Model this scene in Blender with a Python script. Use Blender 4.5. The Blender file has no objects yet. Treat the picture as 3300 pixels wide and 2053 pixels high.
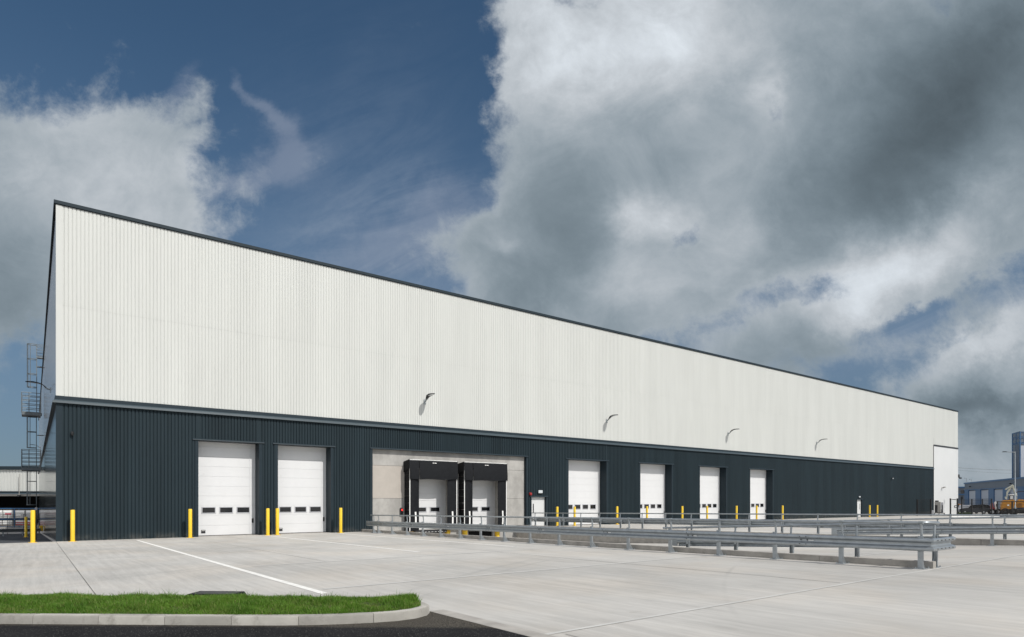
import bpy, math, random
import numpy as np
from mathutils import Vector, Matrix
random.seed(7); rng = np.random.default_rng(7)
sc = bpy.context.scene
col = sc.collection

# ------------------------------------------------------------------ camera, world, sun, exposure
CAM = Vector((-0.938, -39.5, 2.1))
V = Vector((0.6054, 0.7959, 0)).normalized(); R = Vector((V.y, -V.x, 0))
cd = bpy.data.cameras.new('camera'); cam = bpy.data.objects.new('camera', cd); col.objects.link(cam)
cam.location = CAM
cam.rotation_euler = (math.radians(90), 0, math.atan2(-V.x, V.y))
cd.sensor_width = 36; cd.lens = 2031 / 3300 * 36; cd.shift_y = 585.5 / 3300
cd.clip_start = 0.1; cd.clip_end = 20000
sc.camera = cam
sc.view_settings.view_transform = 'Standard'; sc.view_settings.look = 'None'
sc.view_settings.exposure = 0.0; sc.view_settings.gamma = 1.0

SUN_EL = math.radians(45)
sdir = Vector((0.245, -0.97, 0)).normalized() * math.cos(SUN_EL) + Vector((0, 0, math.sin(SUN_EL)))
sl = bpy.data.lights.new('sun', 'SUN'); sl.energy = 3.55; sl.angle = math.radians(0.5); sl.color = (1, 0.965, 0.91)
so = bpy.data.objects.new('sun', sl); col.objects.link(so)
so.rotation_euler = sdir.to_track_quat('Z', 'Y').to_euler(); so.location = (20, -60, 60)

W = bpy.data.worlds.new('World'); sc.world = W; W.use_nodes = True
wt = W.node_tree; wt.nodes.clear()

class NG:
    """small expression helper over a node tree"""
    def __init__(s, t): s.t = t
    def n(s, k, **kw):
        x = s.t.nodes.new(k)
        for a, b in kw.items(): setattr(x, a, b)
        return x
    def put(s, sock, v):
        if isinstance(v, (int, float)): sock.default_value = v
        elif isinstance(v, (tuple, list)):
            sock.default_value = tuple(v) + ((1,) if len(sock.default_value) == 4 and len(v) == 3 else ())
        else: s.t.links.new(v, sock)
    def m(s, op, a, b=0.0, c=0.0, clamp=False):
        x = s.n('ShaderNodeMath', operation=op); x.use_clamp = clamp
        s.put(x.inputs[0], a); s.put(x.inputs[1], b); s.put(x.inputs[2], c)
        return x.outputs[0]
    def dot(s, a, v):
        x = s.n('ShaderNodeVectorMath', operation='DOT_PRODUCT'); s.put(x.inputs[0], a); x.inputs[1].default_value = v
        return x.outputs['Value']
    def comb(s, a, b, c=0.0):
        x = s.n('ShaderNodeCombineXYZ'); s.put(x.inputs[0], a); s.put(x.inputs[1], b); s.put(x.inputs[2], c); return x.outputs[0]
    def noise(s, vec, scale, detail=5, rough=0.55, dist=0.0, col=False):
        x = s.n('ShaderNodeTexNoise'); s.put(x.inputs['Vector'], vec); x.inputs['Scale'].default_value = scale
        x.inputs['Detail'].default_value = detail; x.inputs['Roughness'].default_value = rough; x.inputs['Distortion'].default_value = dist
        return x.outputs['Color' if col else 'Fac']
    def ss(s, v, a, b, lo=0.0, hi=1.0):
        x = s.n('ShaderNodeMapRange', interpolation_type='SMOOTHSTEP'); s.put(x.inputs[0], v)
        s.put(x.inputs[1], a); s.put(x.inputs[2], b); s.put(x.inputs[3], lo); s.put(x.inputs[4], hi); return x.outputs[0]
    def mix(s, f, a, b, bt='MIX'):
        x = s.n('ShaderNodeMix', data_type='RGBA', blend_type=bt); s.put(x.inputs[0], f); s.put(x.inputs[6], a); s.put(x.inputs[7], b)
        return x.outputs[2]

def build_sky():
    g = NG(wt)
    tc = g.n('ShaderNodeTexCoord').outputs['Generated']
    sky = g.n('ShaderNodeTexSky', sky_type='NISHITA'); sky.sun_disc = False
    sky.sun_elevation = SUN_EL; sky.sun_rotation = math.atan2(sdir.x, sdir.y)
    sky.air_density = 1.0; sky.dust_density = 0.4; sky.ozone_density = 2.0; sky.altitude = 100
    # deepen (polarised look) and scale to the exposure of the scene
    blue = g.mix(1.0, sky.outputs[0], (0.048, 0.063, 0.067), 'MULTIPLY')
    f = g.dot(tc, V); fr = g.m('MAXIMUM', f, 0.12)
    u0 = g.m('DIVIDE', g.dot(tc, R), fr)
    w0 = g.m('DIVIDE', g.dot(tc, (0, 0, 1)), fr)
    p0 = g.comb(u0, w0)
    d1 = g.noise(p0, 3.0, 9, 0.62, 0.0, True)
    sep = g.n('ShaderNodeSeparateColor'); g.put(sep.inputs[0], d1)
    u = g.m('ADD', u0, g.m('MULTIPLY', g.m('SUBTRACT', sep.outputs[0], 0.5), 0.27))
    w = g.m('ADD', w0, g.m('MULTIPLY', g.m('SUBTRACT', sep.outputs[1], 0.5), 0.27))
    def blob(x, y, sx, sy, rot, amp):
        cx = (x - 1650) / 2031; cy = (1612 - y) / 2031; sx /= 2031; sy /= 2031
        c, s_ = math.cos(math.radians(rot)), math.sin(math.radians(rot))
        du = g.m('SUBTRACT', u, cx); dw = g.m('SUBTRACT', w, cy)
        a = g.m('ADD', g.m('MULTIPLY', du, c / sx), g.m('MULTIPLY', dw, s_ / sx))
        b = g.m('ADD', g.m('MULTIPLY', du, -s_ / sy), g.m('MULTIPLY', dw, c / sy))
        r2 = g.m('ADD', g.m('MULTIPLY', a, a), g.m('MULTIPLY', b, b))
        e = g.m('EXPONENT', g.m('MULTIPLY', r2, -1.0))
        return g.m('MULTIPLY', e, amp)
    def tot(L):
        r = blob(*L[0])
        for q in L[1:]: r = g.m('ADD', r, blob(*q))
        return r
    # where the cloud banks stand
    dens = tot([(60, 620, 430, 330, 0, 1.25), (430, 760, 260, 300, 20, 0.95), (470, 450, 100, 200, -30, 0.55), (640, 330, 60, 130, -25, 0.42), (-120, 930, 330, 230, 0, 0.9),
                (2150, 180, 480, 300, 0, 1.5), (2850, 380, 620, 480, 0, 1.8), (1900, 700, 400, 300, 20, 1.25), (2450, 760, 560, 260, 20, 1.3), (1690, 180, 110, 170, 0, 0.7),
                (1600, 880, 190, 220, 0, 0.8), (2060, 960, 240, 170, 0, 0.9), (2900, 820, 500, 110, 22, 0.7), (3150, 560, 300, 300, 0, 0.8),
                (2680, 1060, 190, 130, 25, 0.75), (3180, 1180, 300, 130, 25, 1.2), (3150, 1450, 330, 150, 0, 1.3), (2480, 1180, 200, 80, 0, 0.3)])
    hole = tot([(2185, 760, 45, 130, -8, 0.60), (2480, 1000, 400, 50, 16, 0.62), (2900, 1010, 260, 45, 22, 0.5), (2440, 360, 30, 90, -30, 0.42), (1560, 640, 60, 60, 0, 0.3), (1500, 420, 120, 260, 0, 0.45)])
    dens = g.m('SUBTRACT', g.m('MINIMUM', dens, 1.15), hole)
    fb = g.noise(g.comb(g.m('MULTIPLY', u0, 1.0), g.m('MULTIPLY', w0, 1.35)), 5.0, 9, 0.62)
    fb2 = g.noise(p0, 15.0, 10, 0.68, 0.4)
    fb4 = g.noise(g.comb(g.m('ADD', u0, g.m('MULTIPLY', w0, 0.5)), g.m('MULTIPLY', w0, 0.7), 8.0), 34.0, 8, 0.7, 0.5)
    dd = g.m('ADD', dens, g.m('ADD', g.m('MULTIPLY', g.m('SUBTRACT', fb, 0.5), 1.25), g.m('ADD', g.m('MULTIPLY', g.m('SUBTRACT', fb2, 0.5), 0.70), g.m('MULTIPLY', g.m('SUBTRACT', fb4, 0.5), 0.30))))
    alpha = g.ss(dd, 0.22, 0.84)
    # how much light each part of the banks scatters
    br = tot([(330, 600, 330, 260, 0, 0.18), (520, 850, 190, 200, 0, 0.12), (2080, 110, 400, 190, 0, 0.36), (1760, 200, 170, 170, 0, 0.25), (2050, 680, 80, 100, 20, 0.22), (2110, 730, 120, 60, 40, 0.12), (3150, 1480, 250, 80, 0, 0.07),
              (2320, 800, 120, 150, 0, 0.14), (2300, 540, 260, 90, 30, 0.08), (2860, 870, 420, 85, 22, 0.25), (3000, 760, 330, 90, 20, 0.10), (2720, 1010, 130, 50, 30, 0.20), (3150, 1090, 240, 50, 25, 0.20),
              (2450, 250, 40, 120, -35, 0.14), (1630, 810, 60, 40, 20, 0.12), (2080, 930, 150, 90, 0, 0.14), (3080, 1440, 170, 90, 0, 0.02)])
    dk = tot([(2980, 400, 360, 330, 0, 0.185), (3320, 60, 330, 330, 0, 0.15), (2500, 560, 280, 130, 20, 0.06), (1860, 680, 200, 210, 0, 0.11), (1760, 940, 200, 120, 0, 0.09),
              (3150, 1290, 330, 70, 18, 0.17), (2600, 1150, 170, 70, 0, 0.07), (20, 960, 250, 230, 0, 0.10), (2700, 660, 260, 120, 20, 0.08)])
    fb3 = g.noise(g.comb(g.m('MULTIPLY', u0, 1.0), g.m('MULTIPLY', w0, 1.2), 3.3), 6.0, 11, 0.62, 0.6)
    edge = g.ss(dd, 0.25, 1.3, 0.10, 0.0)
    lum = g.m('SUBTRACT', g.m('ADD', 0.335, br), dk)
    n1 = g.m('MULTIPLY', g.m('SUBTRACT', fb3, 0.5), g.m('MAXIMUM', 0.06, g.m('SUBTRACT', g.m('ADD', 0.32, g.m('MULTIPLY', br, 0.5)), g.m('MULTIPLY', dk, 1.35))))
    n2 = g.m('MULTIPLY', g.m('SUBTRACT', fb2, 0.5), g.m('MULTIPLY', g.m('ADD', br, 0.09), 0.95))
    bright = g.m('ADD', g.m('ADD', edge, lum), g.m('ADD', n1, n2))
    bright = g.m('MAXIMUM', bright, 0.10)
    wv = g.comb(bright, bright, bright)
    tint = g.mix(g.ss(bright, 0.10, 0.60), (0.76, 1.0, 1.18), (0.93, 1.0, 1.07))
    ccol = g.mix(1.0, wv, tint, 'MULTIPLY')
    # the deep base of the cloud to the upper right has a greener grey
    # wisps of cirrus
    cs = g.comb(g.m('ADD', g.m('MULTIPLY', u0, 2.0), g.m('MULTIPLY', w0, -4.5)), g.m('ADD', g.m('MULTIPLY', w0, 0.9), g.m('MULTIPLY', u0, 0.9)), 1.7)
    cn = g.noise(cs, 2.4, 8, 0.6, 1.2)
    cm = tot([(775, 250, 30, 90, 25, 0.8), (850, 350, 45, 95, 40, 0.95), (910, 440, 75, 110, 5, 0.8), (870, 540, 90, 120, -35, 0.8), (790, 610, 150, 70, 35, 0.75), (700, 660, 80, 30, 20, 0.7), (1000, 500, 120, 160, -10, 0.35),
              (1330, 740, 330, 140, 30, 0.95), (1150, 860, 360, 110, 15, 0.8), (1450, 900, 200, 100, 10, 0.7), (1450, 680, 120, 160, 10, 0.6), (600, 260, 50, 120, -25, 0.8), (520, 330, 60, 140, -20, 0.6), (2500, 1030, 420, 50, 15, 0.7), (1050, 640, 220, 90, 25, 0.4)])
    ca = g.m('MULTIPLY', g.ss(g.m('MULTIPLY', g.m('ADD', g.m('MULTIPLY', cn, 0.6), g.m('MULTIPLY', fb2, 0.4)), cm), 0.14, 0.78), 0.44, clamp=True)
    skyc = g.mix(ca, blue, (0.32, 0.36, 0.45))
    # low haze whitening close to the horizon
    hz = g.ss(g.dot(tc, (0, 0, 1)), 0.0, 0.58, 0.78, 0.0)
    skyc = g.mix(hz, skyc, (0.145, 0.20, 0.29))
    veil = g.m('MULTIPLY', tot([(1250, 860, 560, 230, 15, 0.36), (2700, 1060, 600, 130, 15, 0.45), (1150, 450, 300, 300, 0, 0.10)]), g.ss(g.m('ADD', g.m('MULTIPLY', cn, 0.75), g.m('MULTIPLY', fb2, 0.25)), 0.36, 0.64, 0.35, 1.7), clamp=True)
    skyc = g.mix(veil, skyc, (0.27, 0.335, 0.43))
    front = g.mix(alpha, skyc, ccol)
    # the half of the sky behind: bright broken cumulus
    bn = g.noise(tc, 2.2, 7, 0.55)
    ba = g.ss(bn, 0.34, 0.58)
    back = g.mix(ba, g.mix(1.0, sky.outputs[0], (0.09, 0.095, 0.10), 'MULTIPLY'), (0.92, 0.92, 0.93))
    side = g.ss(f, 0.02, 0.30)
    out = g.mix(side, back, front)
    bg = g.n('ShaderNodeBackground'); g.put(bg.inputs[0], out); bg.inputs[1].default_value = 1.0
    wo = g.n('ShaderNodeOutputWorld'); wt.links.new(bg.outputs[0], wo.inputs[0])
build_sky()
W.cycles.sampling_method = 'MANUAL'; W.cycles.sample_map_resolution = 512

# ------------------------------------------------------------------ materials
M = {}
def mat(name, base, rough=0.6, metal=0.0, spec=0.5, var=0.0, vscale=3.0, bump=0.0, bscale=40.0, coat=0.0, stretch=(1, 1, 1), dirt=None):
    m = bpy.data.materials.new(name); m.use_nodes = True; t = m.node_tree; g = NG(t)
    b = t.nodes['Principled BSDF']
    b.inputs['Roughness'].default_value = rough; b.inputs['Metallic'].default_value = metal
    b.inputs['Specular IOR Level'].default_value = spec; b.inputs['Coat Weight'].default_value = coat
    c = tuple(base) + (1,)
    b.inputs['Base Color'].default_value = c
    pos = None
    if var or bump or dirt:
        tc = g.n('ShaderNodeTexCoord').outputs['Object']
        mp = g.n('ShaderNodeMapping'); g.put(mp.inputs[0], tc); mp.inputs['Scale'].default_value = stretch; pos = mp.outputs[0]
    if var:
        n = g.noise(pos, vscale, 6, 0.6)
        k = g.ss(n, 0.3, 0.7, 1 - var, 1 + var)
        cc = g.mix(1.0, tuple(base), g.comb(k, k, k), 'MULTIPLY')
        if dirt:
            dn = g.ss(g.noise(pos, dirt[1], 7, 0.7), dirt[2], dirt[3])
            cc = g.mix(g.m('MULTIPLY', dn, dirt[4]), cc, dirt[0])
        t.links.new(cc, b.inputs['Base Color'])
    if bump:
        bn = g.noise(pos, bscale, 6, 0.6)
        bm = g.n('ShaderNodeBump'); bm.inputs['Strength'].default_value = bump; bm.inputs['Distance'].default_value = 0.02
        t.links.new(bn, bm.inputs['Height']); t.links.new(bm.outputs[0], b.inputs['Normal'])
    M[name] = m; return m

mat('white_cladding', (0.545, 0.555, 0.53), 0.45, var=0.035, vscale=0.6, stretch=(1, 1, 0.12))
mat('dark_cladding', (0.0165, 0.0272, 0.0335), 0.55, spec=0.14, var=0.08, vscale=0.5, stretch=(1, 1, 0.15))
mat('dark_trim', (0.017, 0.028, 0.036), 0.5, spec=0.18, var=0.06)
def sheet_tone(name, width, amt, streak):
    t = M[name].node_tree; g = NG(t); b = t.nodes['Principled BSDF']; src = b.inputs['Base Color'].links[0].from_socket
    geo = g.n('ShaderNodeNewGeometry').outputs['Position']; sp = g.n('ShaderNodeSeparateXYZ'); g.put(sp.inputs[0], geo)
    wn = g.n('ShaderNodeTexWhiteNoise', noise_dimensions='2D'); g.put(wn.inputs[0], g.comb(g.m('FLOOR', g.m('DIVIDE', sp.outputs[0], width)), g.m('GREATER_THAN', sp.outputs[2], 12.07)))
    st = g.noise(g.comb(g.m('MULTIPLY', sp.outputs[0], 4.0), g.m('MULTIPLY', sp.outputs[2], 0.18)), 1.0, 5, 0.65)
    k = g.m('ADD', 1.0, g.m('ADD', g.m('MULTIPLY', g.m('SUBTRACT', wn.outputs[0], 0.5), amt), g.ss(st, 0.35, 0.75, streak * .4, -streak)))
    t.links.new(g.mix(1.0, src, g.comb(k, k, k), 'MULTIPLY'), b.inputs['Base Color'])
    # splash dirt at the foot of the wall
    low = g.m('MULTIPLY', g.ss(sp.outputs[2], 0.45, 0.02), g.ss(g.noise(geo, 2.5, 6, 0.7), 0.35, 0.7))
    fin = g.mix(g.m('MULTIPLY', low, 0.35), b.inputs['Base Color'].links[0].from_socket, (0.16, 0.15, 0.13)); t.links.new(fin, b.inputs['Base Color'])
sheet_tone('white_cladding', 1.044, 0.024, 0.022); sheet_tone('dark_cladding', 1.044, 0.16, 0.12)
mat('glossy_dark', (0.016, 0.022, 0.026), 0.12, spec=0.5, var=0.1, vscale=0.8, bump=0.03, bscale=1.5)
mat('sunlit_lip_trim', (0.044, 0.064, 0.076), 0.4, spec=0.4, var=0.08, vscale=0.4)  # dark trim made paler: sunlit sheen of the band's lower lip put into the colour
mat('glossy_light', (0.36, 0.365, 0.385), 0.20, spec=0.5, var=0.05, bump=0.03, bscale=1.2)
mat('door_white', (0.655, 0.66, 0.665), 0.45, var=0.02, vscale=1.2, dirt=((0.5, 0.49, 0.47), 3.5, 0.56, 0.80, 0.35))
mat('panel_white', (0.59, 0.60, 0.60), 0.45, var=0.02, vscale=0.4)
mat('frame_grey', (0.45, 0.46, 0.48), 0.4)
mat('glass_dark', (0.012, 0.013, 0.015), 0.06, spec=0.6)
mat('concrete_wall', (0.36, 0.35, 0.33), 0.85, var=0.16, vscale=1.3, bump=0.15, bscale=25, dirt=((0.24, 0.23, 0.21), 0.9, 0.5, 0.75, 0.5), stretch=(1, 1, 0.7))
mat('concrete_smooth', (0.42, 0.385, 0.345), 0.8, var=0.04, vscale=2)
mat('concrete_kerb', (0.36, 0.34, 0.31), 0.9, var=0.15, vscale=2.5, bump=0.3, bscale=60, dirt=((0.17, 0.16, 0.145), 3.0, 0.55, 0.75, 0.5))
mat('kerb_stone', (0.37, 0.355, 0.32), 0.9, var=0.10, vscale=2.5, bump=0.3, bscale=60, dirt=((0.16, 0.15, 0.13), 4.5, 0.50, 0.74, 0.6))
_t = M['kerb_stone'].node_tree; _g = NG(_t); _b = _t.nodes['Principled BSDF']; _s = _b.inputs['Base Color'].links[0].from_socket
_k = _g.ss(_g.n('ShaderNodeNewGeometry').outputs['Random Per Island'], 0.0, 1.0, 0.80, 1.12); _t.links.new(_g.mix(1.0, _s, _g.comb(_k, _k, _k), 'MULTIPLY'), _b.inputs['Base Color'])
mat('rubber_black', (0.010, 0.011, 0.013), 0.6, spec=0.14, var=0.15, vscale=5)
mat('pit_black', (0.012, 0.012, 0.012), 0.8, spec=0.1)
mat('white_paint', (0.80, 0.80, 0.78), 0.5)
mat('yellow_paint', (0.80, 0.53, 0.028), 0.40, var=0.04)
mat('yellow_old', (0.75, 0.45, 0.03), 0.6, var=0.15, vscale=6)
mat('galvanised', (0.36, 0.39, 0.41), 0.38, metal=0.7, var=0.10, vscale=5, dirt=((0.20, 0.22, 0.23), 4.0, 0.55, 0.75, 0.35))
mat('ladder_steel', (0.16, 0.18, 0.19), 0.55, metal=0.4, var=0.1)
mat('unit_pale', (0.42, 0.44, 0.45), 0.5, metal=0.1, var=0.06)
mat('galvanised_dull', (0.30, 0.33, 0.34), 0.5, metal=0.45, var=0.14, vscale=9)
mat('bolt_steel', (0.06, 0.06, 0.06), 0.5, metal=0.6)
mat('black_metal', (0.015, 0.016, 0.018), 0.4)
mat('lens_glass', (0.55, 0.58, 0.6), 0.2)
mat('red_plastic', (0.30, 0.02, 0.02), 0.35)
mat('blue_frame', (0.035, 0.12, 0.26), 0.45, var=0.06)
mat('blue_cladding', (0.10, 0.125, 0.16), 0.45, var=0.06, stretch=(1, 1, 0.2))
mat('tower_panel', (0.15, 0.18, 0.215), 0.25, var=0.1)
mat('shutter_grey', (0.50, 0.53, 0.58), 0.5)
mat('orange_paint', (0.46, 0.195, 0.012), 0.42, var=0.12, vscale=4, dirt=((0.12, 0.09, 0.06), 3, 0.5, 0.7, 0.5))
mat('cream_paint', (0.44, 0.44, 0.37), 0.45, var=0.08)
mat('tyre', (0.02, 0.02, 0.02), 0.85, bump=0.3, bscale=20)
mat('car_dark', (0.03, 0.033, 0.04), 0.2, coat=0.6)
mat('car_grey', (0.08, 0.085, 0.095), 0.25, coat=0.6)
mat('red_paint', (0.22, 0.02, 0.02), 0.35)
mat('wrap_plastic', (0.45, 0.45, 0.44), 0.25, var=0.25, vscale=5, bump=0.3, bscale=6)
mat('wrap_red', (0.40, 0.03, 0.06), 0.35, var=0.2)
mat('timber', (0.25, 0.17, 0.10), 0.8, var=0.2)
mat('unit_grey', (0.30, 0.29, 0.27), 0.5, var=0.05)

def glow(name, c, s):
    m = bpy.data.materials.new(name); m.use_nodes = True; b = m.node_tree.nodes['Principled BSDF']
    b.inputs['Base Color'].default_value = tuple(c) + (1,); b.inputs['Emission Color'].default_value = tuple(c) + (1,)
    b.inputs['Emission Strength'].default_value = s; M[name] = m
glow('red_light', (1.0, 0.04, 0.03), 1.2)

def concrete_yard_mat():
    m = bpy.data.materials.new('yard_concrete'); m.use_nodes = True; t = m.node_tree; g = NG(t); b = t.nodes['Principled BSDF']
    b.inputs['Roughness'].default_value = 0.85; b.inputs['Specular IOR Level'].default_value = 0.3
    geo = g.n('ShaderNodeNewGeometry').outputs['Position']
    sep = g.n('ShaderNodeSeparateXYZ'); g.put(sep.inputs[0], geo); X, Y = sep.outputs[0], sep.outputs[1]
    wob = g.m('MULTIPLY', g.m('SUBTRACT', g.noise(geo, 0.25, 2), 0.5), 1.5)
    brush = g.noise(g.comb(g.m('ADD', g.m('MULTIPLY', X, 6.0), wob), g.m('MULTIPLY', Y, 0.22)), 1.0, 7, 0.72)
    fine = g.noise(g.comb(g.m('ADD', g.m('MULTIPLY', X, 45.0), wob), g.m('MULTIPLY', Y, 2.5)), 1.0, 3, 0.6)
    big = g.noise(geo, 0.14, 5, 0.6)
    mid = g.noise(g.comb(g.m('MULTIPLY', X, 0.8), g.m('MULTIPLY', Y, 0.35), 5.0), 1.0, 6, 0.7)
    k = g.m('ADD', g.ss(brush, 0.25, 0.75, -0.115, 0.10), g.m('ADD', g.ss(big, 0.3, 0.7, -0.11, 0.08), g.m('ADD', g.ss(mid, 0.3, 0.7, -0.085, 0.06), g.ss(fine, 0.3, 0.7, -0.035, 0.035))))
    # each cast bay has a tone of its own
    bx = g.m('FLOOR', g.m('DIVIDE', X, 6.0)); by = g.m('FLOOR', g.m('DIVIDE', g.m('ADD', Y, 21.3), 6.1))
    wn = g.n('ShaderNodeTexWhiteNoise', noise_dimensions='2D'); g.put(wn.inputs[0], g.comb(bx, by))
    k = g.m('ADD', 1.0, g.m('ADD', k, g.m('MULTIPLY', g.m('SUBTRACT', wn.outputs[0], 0.5), 0.09)))
    warm = g.mix(g.ss(g.noise(geo, 0.35, 4), 0.4, 0.7), (0.458, 0.446, 0.42), (0.478, 0.450, 0.408))
    c = g.mix(1.0, warm, g.comb(k, k, k), 'MULTIPLY')
    # tyre marks: soft dark arcs
    rr = g.n('ShaderNodeVectorMath', operation='LENGTH'); g.put(rr.inputs[0], g.comb(g.m('SUBTRACT', X, 30.0), g.m('ADD', Y, 62.0)))
    arc = g.noise(g.comb(g.m('MULTIPLY', rr.outputs['Value'], 1.3), 0.4, 2.0), 1.0, 3, 0.6)
    am = g.m('MULTIPLY', g.ss(arc, 0.60, 0.68), g.ss(g.noise(geo, 0.2, 3), 0.42, 0.62))
    c = g.mix(g.m('MULTIPLY', am, 0.20), c, (0.2, 0.2, 0.195))
    # small stains
    st = g.ss(g.noise(geo, 1.1, 6, 0.7), 0.66, 0.78)
    c = g.mix(g.m('MULTIPLY', st, 0.30), c, (0.27, 0.25, 0.21))
    # straight wheel tracks running towards the doors, and a few oil drips
    tr = g.noise(g.comb(g.m('MULTIPLY', X, 2.1), g.m('MULTIPLY', Y, 0.03), 11.0), 1.0, 4, 0.7)
    tm = g.m('MULTIPLY', g.ss(tr, 0.58, 0.70), g.ss(g.noise(geo, 0.16, 4, 0.6), 0.46, 0.66))
    c = g.mix(g.m('MULTIPLY', tm, 0.26), c, (0.17, 0.17, 0.165))
    vo = g.n('ShaderNodeTexVoronoi'); g.put(vo.inputs['Vector'], geo); vo.inputs['Scale'].default_value = 0.55
    od = g.ss(g.m('ADD', vo.outputs['Distance'], g.m('MULTIPLY', g.noise(geo, 6.0, 4), 0.12)), 0.15, 0.085)
    c = g.mix(g.m('MULTIPLY', od, 0.35), c, (0.12, 0.115, 0.105))
    t.links.new(c, b.inputs['Base Color'])
    bm = g.n('ShaderNodeBump'); bm.inputs['Strength'].default_value = 0.25; bm.inputs['Distance'].default_value = 0.01
    t.links.new(g.m('ADD', brush, fine), bm.inputs['Height']); t.links.new(bm.outputs[0], b.inputs['Normal'])
    M['yard_concrete'] = m
concrete_yard_mat()

def asphalt_mat(name, base, spk):
    m = bpy.data.materials.new(name); m.use_nodes = True; t = m.node_tree; g = NG(t); b = t.nodes['Principled BSDF']
    b.inputs['Roughness'].default_value = 0.9; b.inputs['Specular IOR Level'].default_value = 0.1
    geo = g.n('ShaderNodeNewGeometry').outputs['Position']
    n1 = g.noise(geo, 1.2, 5, 0.6); n2 = g.noise(geo, 90.0, 3, 0.7)
    v = g.n('ShaderNodeTexVoronoi'); g.put(v.inputs['Vector'], geo); v.inputs['Scale'].default_value = 70
    k = g.m('ADD', g.ss(n1, 0.3, 0.7, 0.8, 1.25), g.ss(n2, 0.35, 0.7, -0.35, 0.5))
    c = g.mix(1.0, base, g.comb(k, k, k), 'MULTIPLY')
    vs = g.n('ShaderNodeSeparateColor'); g.put(vs.inputs[0], v.outputs['Color'])
    sp = g.m('MULTIPLY', g.m('GREATER_THAN', vs.outputs[0], 0.93), g.m('LESS_THAN', v.outputs['Distance'], 0.42))
    c = g.mix(g.m('MULTIPLY', sp, spk), c, (0.30, 0.29, 0.27))
    if name == 'asphalt':
        sp2 = g.n('ShaderNodeSeparateXYZ'); g.put(sp2.inputs[0], geo)
        dd = g.m('ADD', g.m('MULTIPLY', g.m('ADD', sp2.outputs[0], 1.3), -0.66), g.m('MULTIPLY', g.m('ADD', sp2.outputs[1], 28.15), -0.751))
        du = g.m('MULTIPLY', g.ss(g.m('ADD', dd, g.m('MULTIPLY', g.noise(geo, 5.0, 5, 0.7), 0.22)), 0.30, 0.08), g.ss(g.noise(geo, 60.0, 3, 0.7), 0.35, 0.62))
        c = g.mix(g.m('MULTIPLY', du, 0.8), c, (0.14, 0.125, 0.10))
    t.links.new(c, b.inputs['Base Color'])
    bm = g.n('ShaderNodeBump'); bm.inputs['Strength'].default_value = 0.8; bm.inputs['Distance'].default_value = 0.01
    t.links.new(g.m('ADD', n2, v.outputs['Distance']), bm.inputs['Height']); t.links.new(bm.outputs[0], b.inputs['Normal'])
    M[name] = m
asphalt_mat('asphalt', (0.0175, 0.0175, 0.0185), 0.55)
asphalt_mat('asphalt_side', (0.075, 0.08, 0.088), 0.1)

def grass_mat():
    m = bpy.data.materials.new('grass_blade'); m.use_nodes = True; t = m.node_tree; g = NG(t); b = t.nodes['Principled BSDF']
    b.inputs['Roughness'].default_value = 0.55; b.inputs['Specular IOR Level'].default_value = 0.25
    geo = g.n('ShaderNodeNewGeometry')
    n1 = g.noise(geo.outputs['Position'], 1.6, 4, 0.6); n2 = g.noise(geo.outputs['Position'], 30, 2, 0.6)
    rp = geo.outputs['Random Per Island']
    c = g.mix(g.ss(n1, 0.3, 0.7), (0.055, 0.150, 0.012), (0.125, 0.245, 0.026))
    c = g.mix(g.m('MULTIPLY', rp, 0.5), c, (0.17, 0.29, 0.045))
    dry = g.m('MULTIPLY', g.ss(g.noise(geo.outputs['Position'], 2.7, 5, 0.65), 0.54, 0.72), 0.55)
    c = g.mix(dry, c, (0.19, 0.21, 0.06))
    c = g.mix(g.m('MULTIPLY', g.m('GREATER_THAN', rp, 0.94), 0.7), c, (0.32, 0.28, 0.13))
    t.links.new(c, b.inputs['Base Color'])
    tr = g.n('ShaderNodeBsdfTranslucent'); t.links.new(c, tr.inputs[0])
    mx = g.n('ShaderNodeMixShader'); mx.inputs[0].default_value = 0.3
    t.links.new(b.outputs[0], mx.inputs[1]); t.links.new(tr.outputs[0], mx.inputs[2])
    t.links.new(mx.outputs[0], t.nodes['Material Output'].inputs[0])
    M['grass_blade'] = m
grass_mat()
mat('soil', (0.05, 0.06, 0.02), 0.95, var=0.3, vscale=8)

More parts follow.
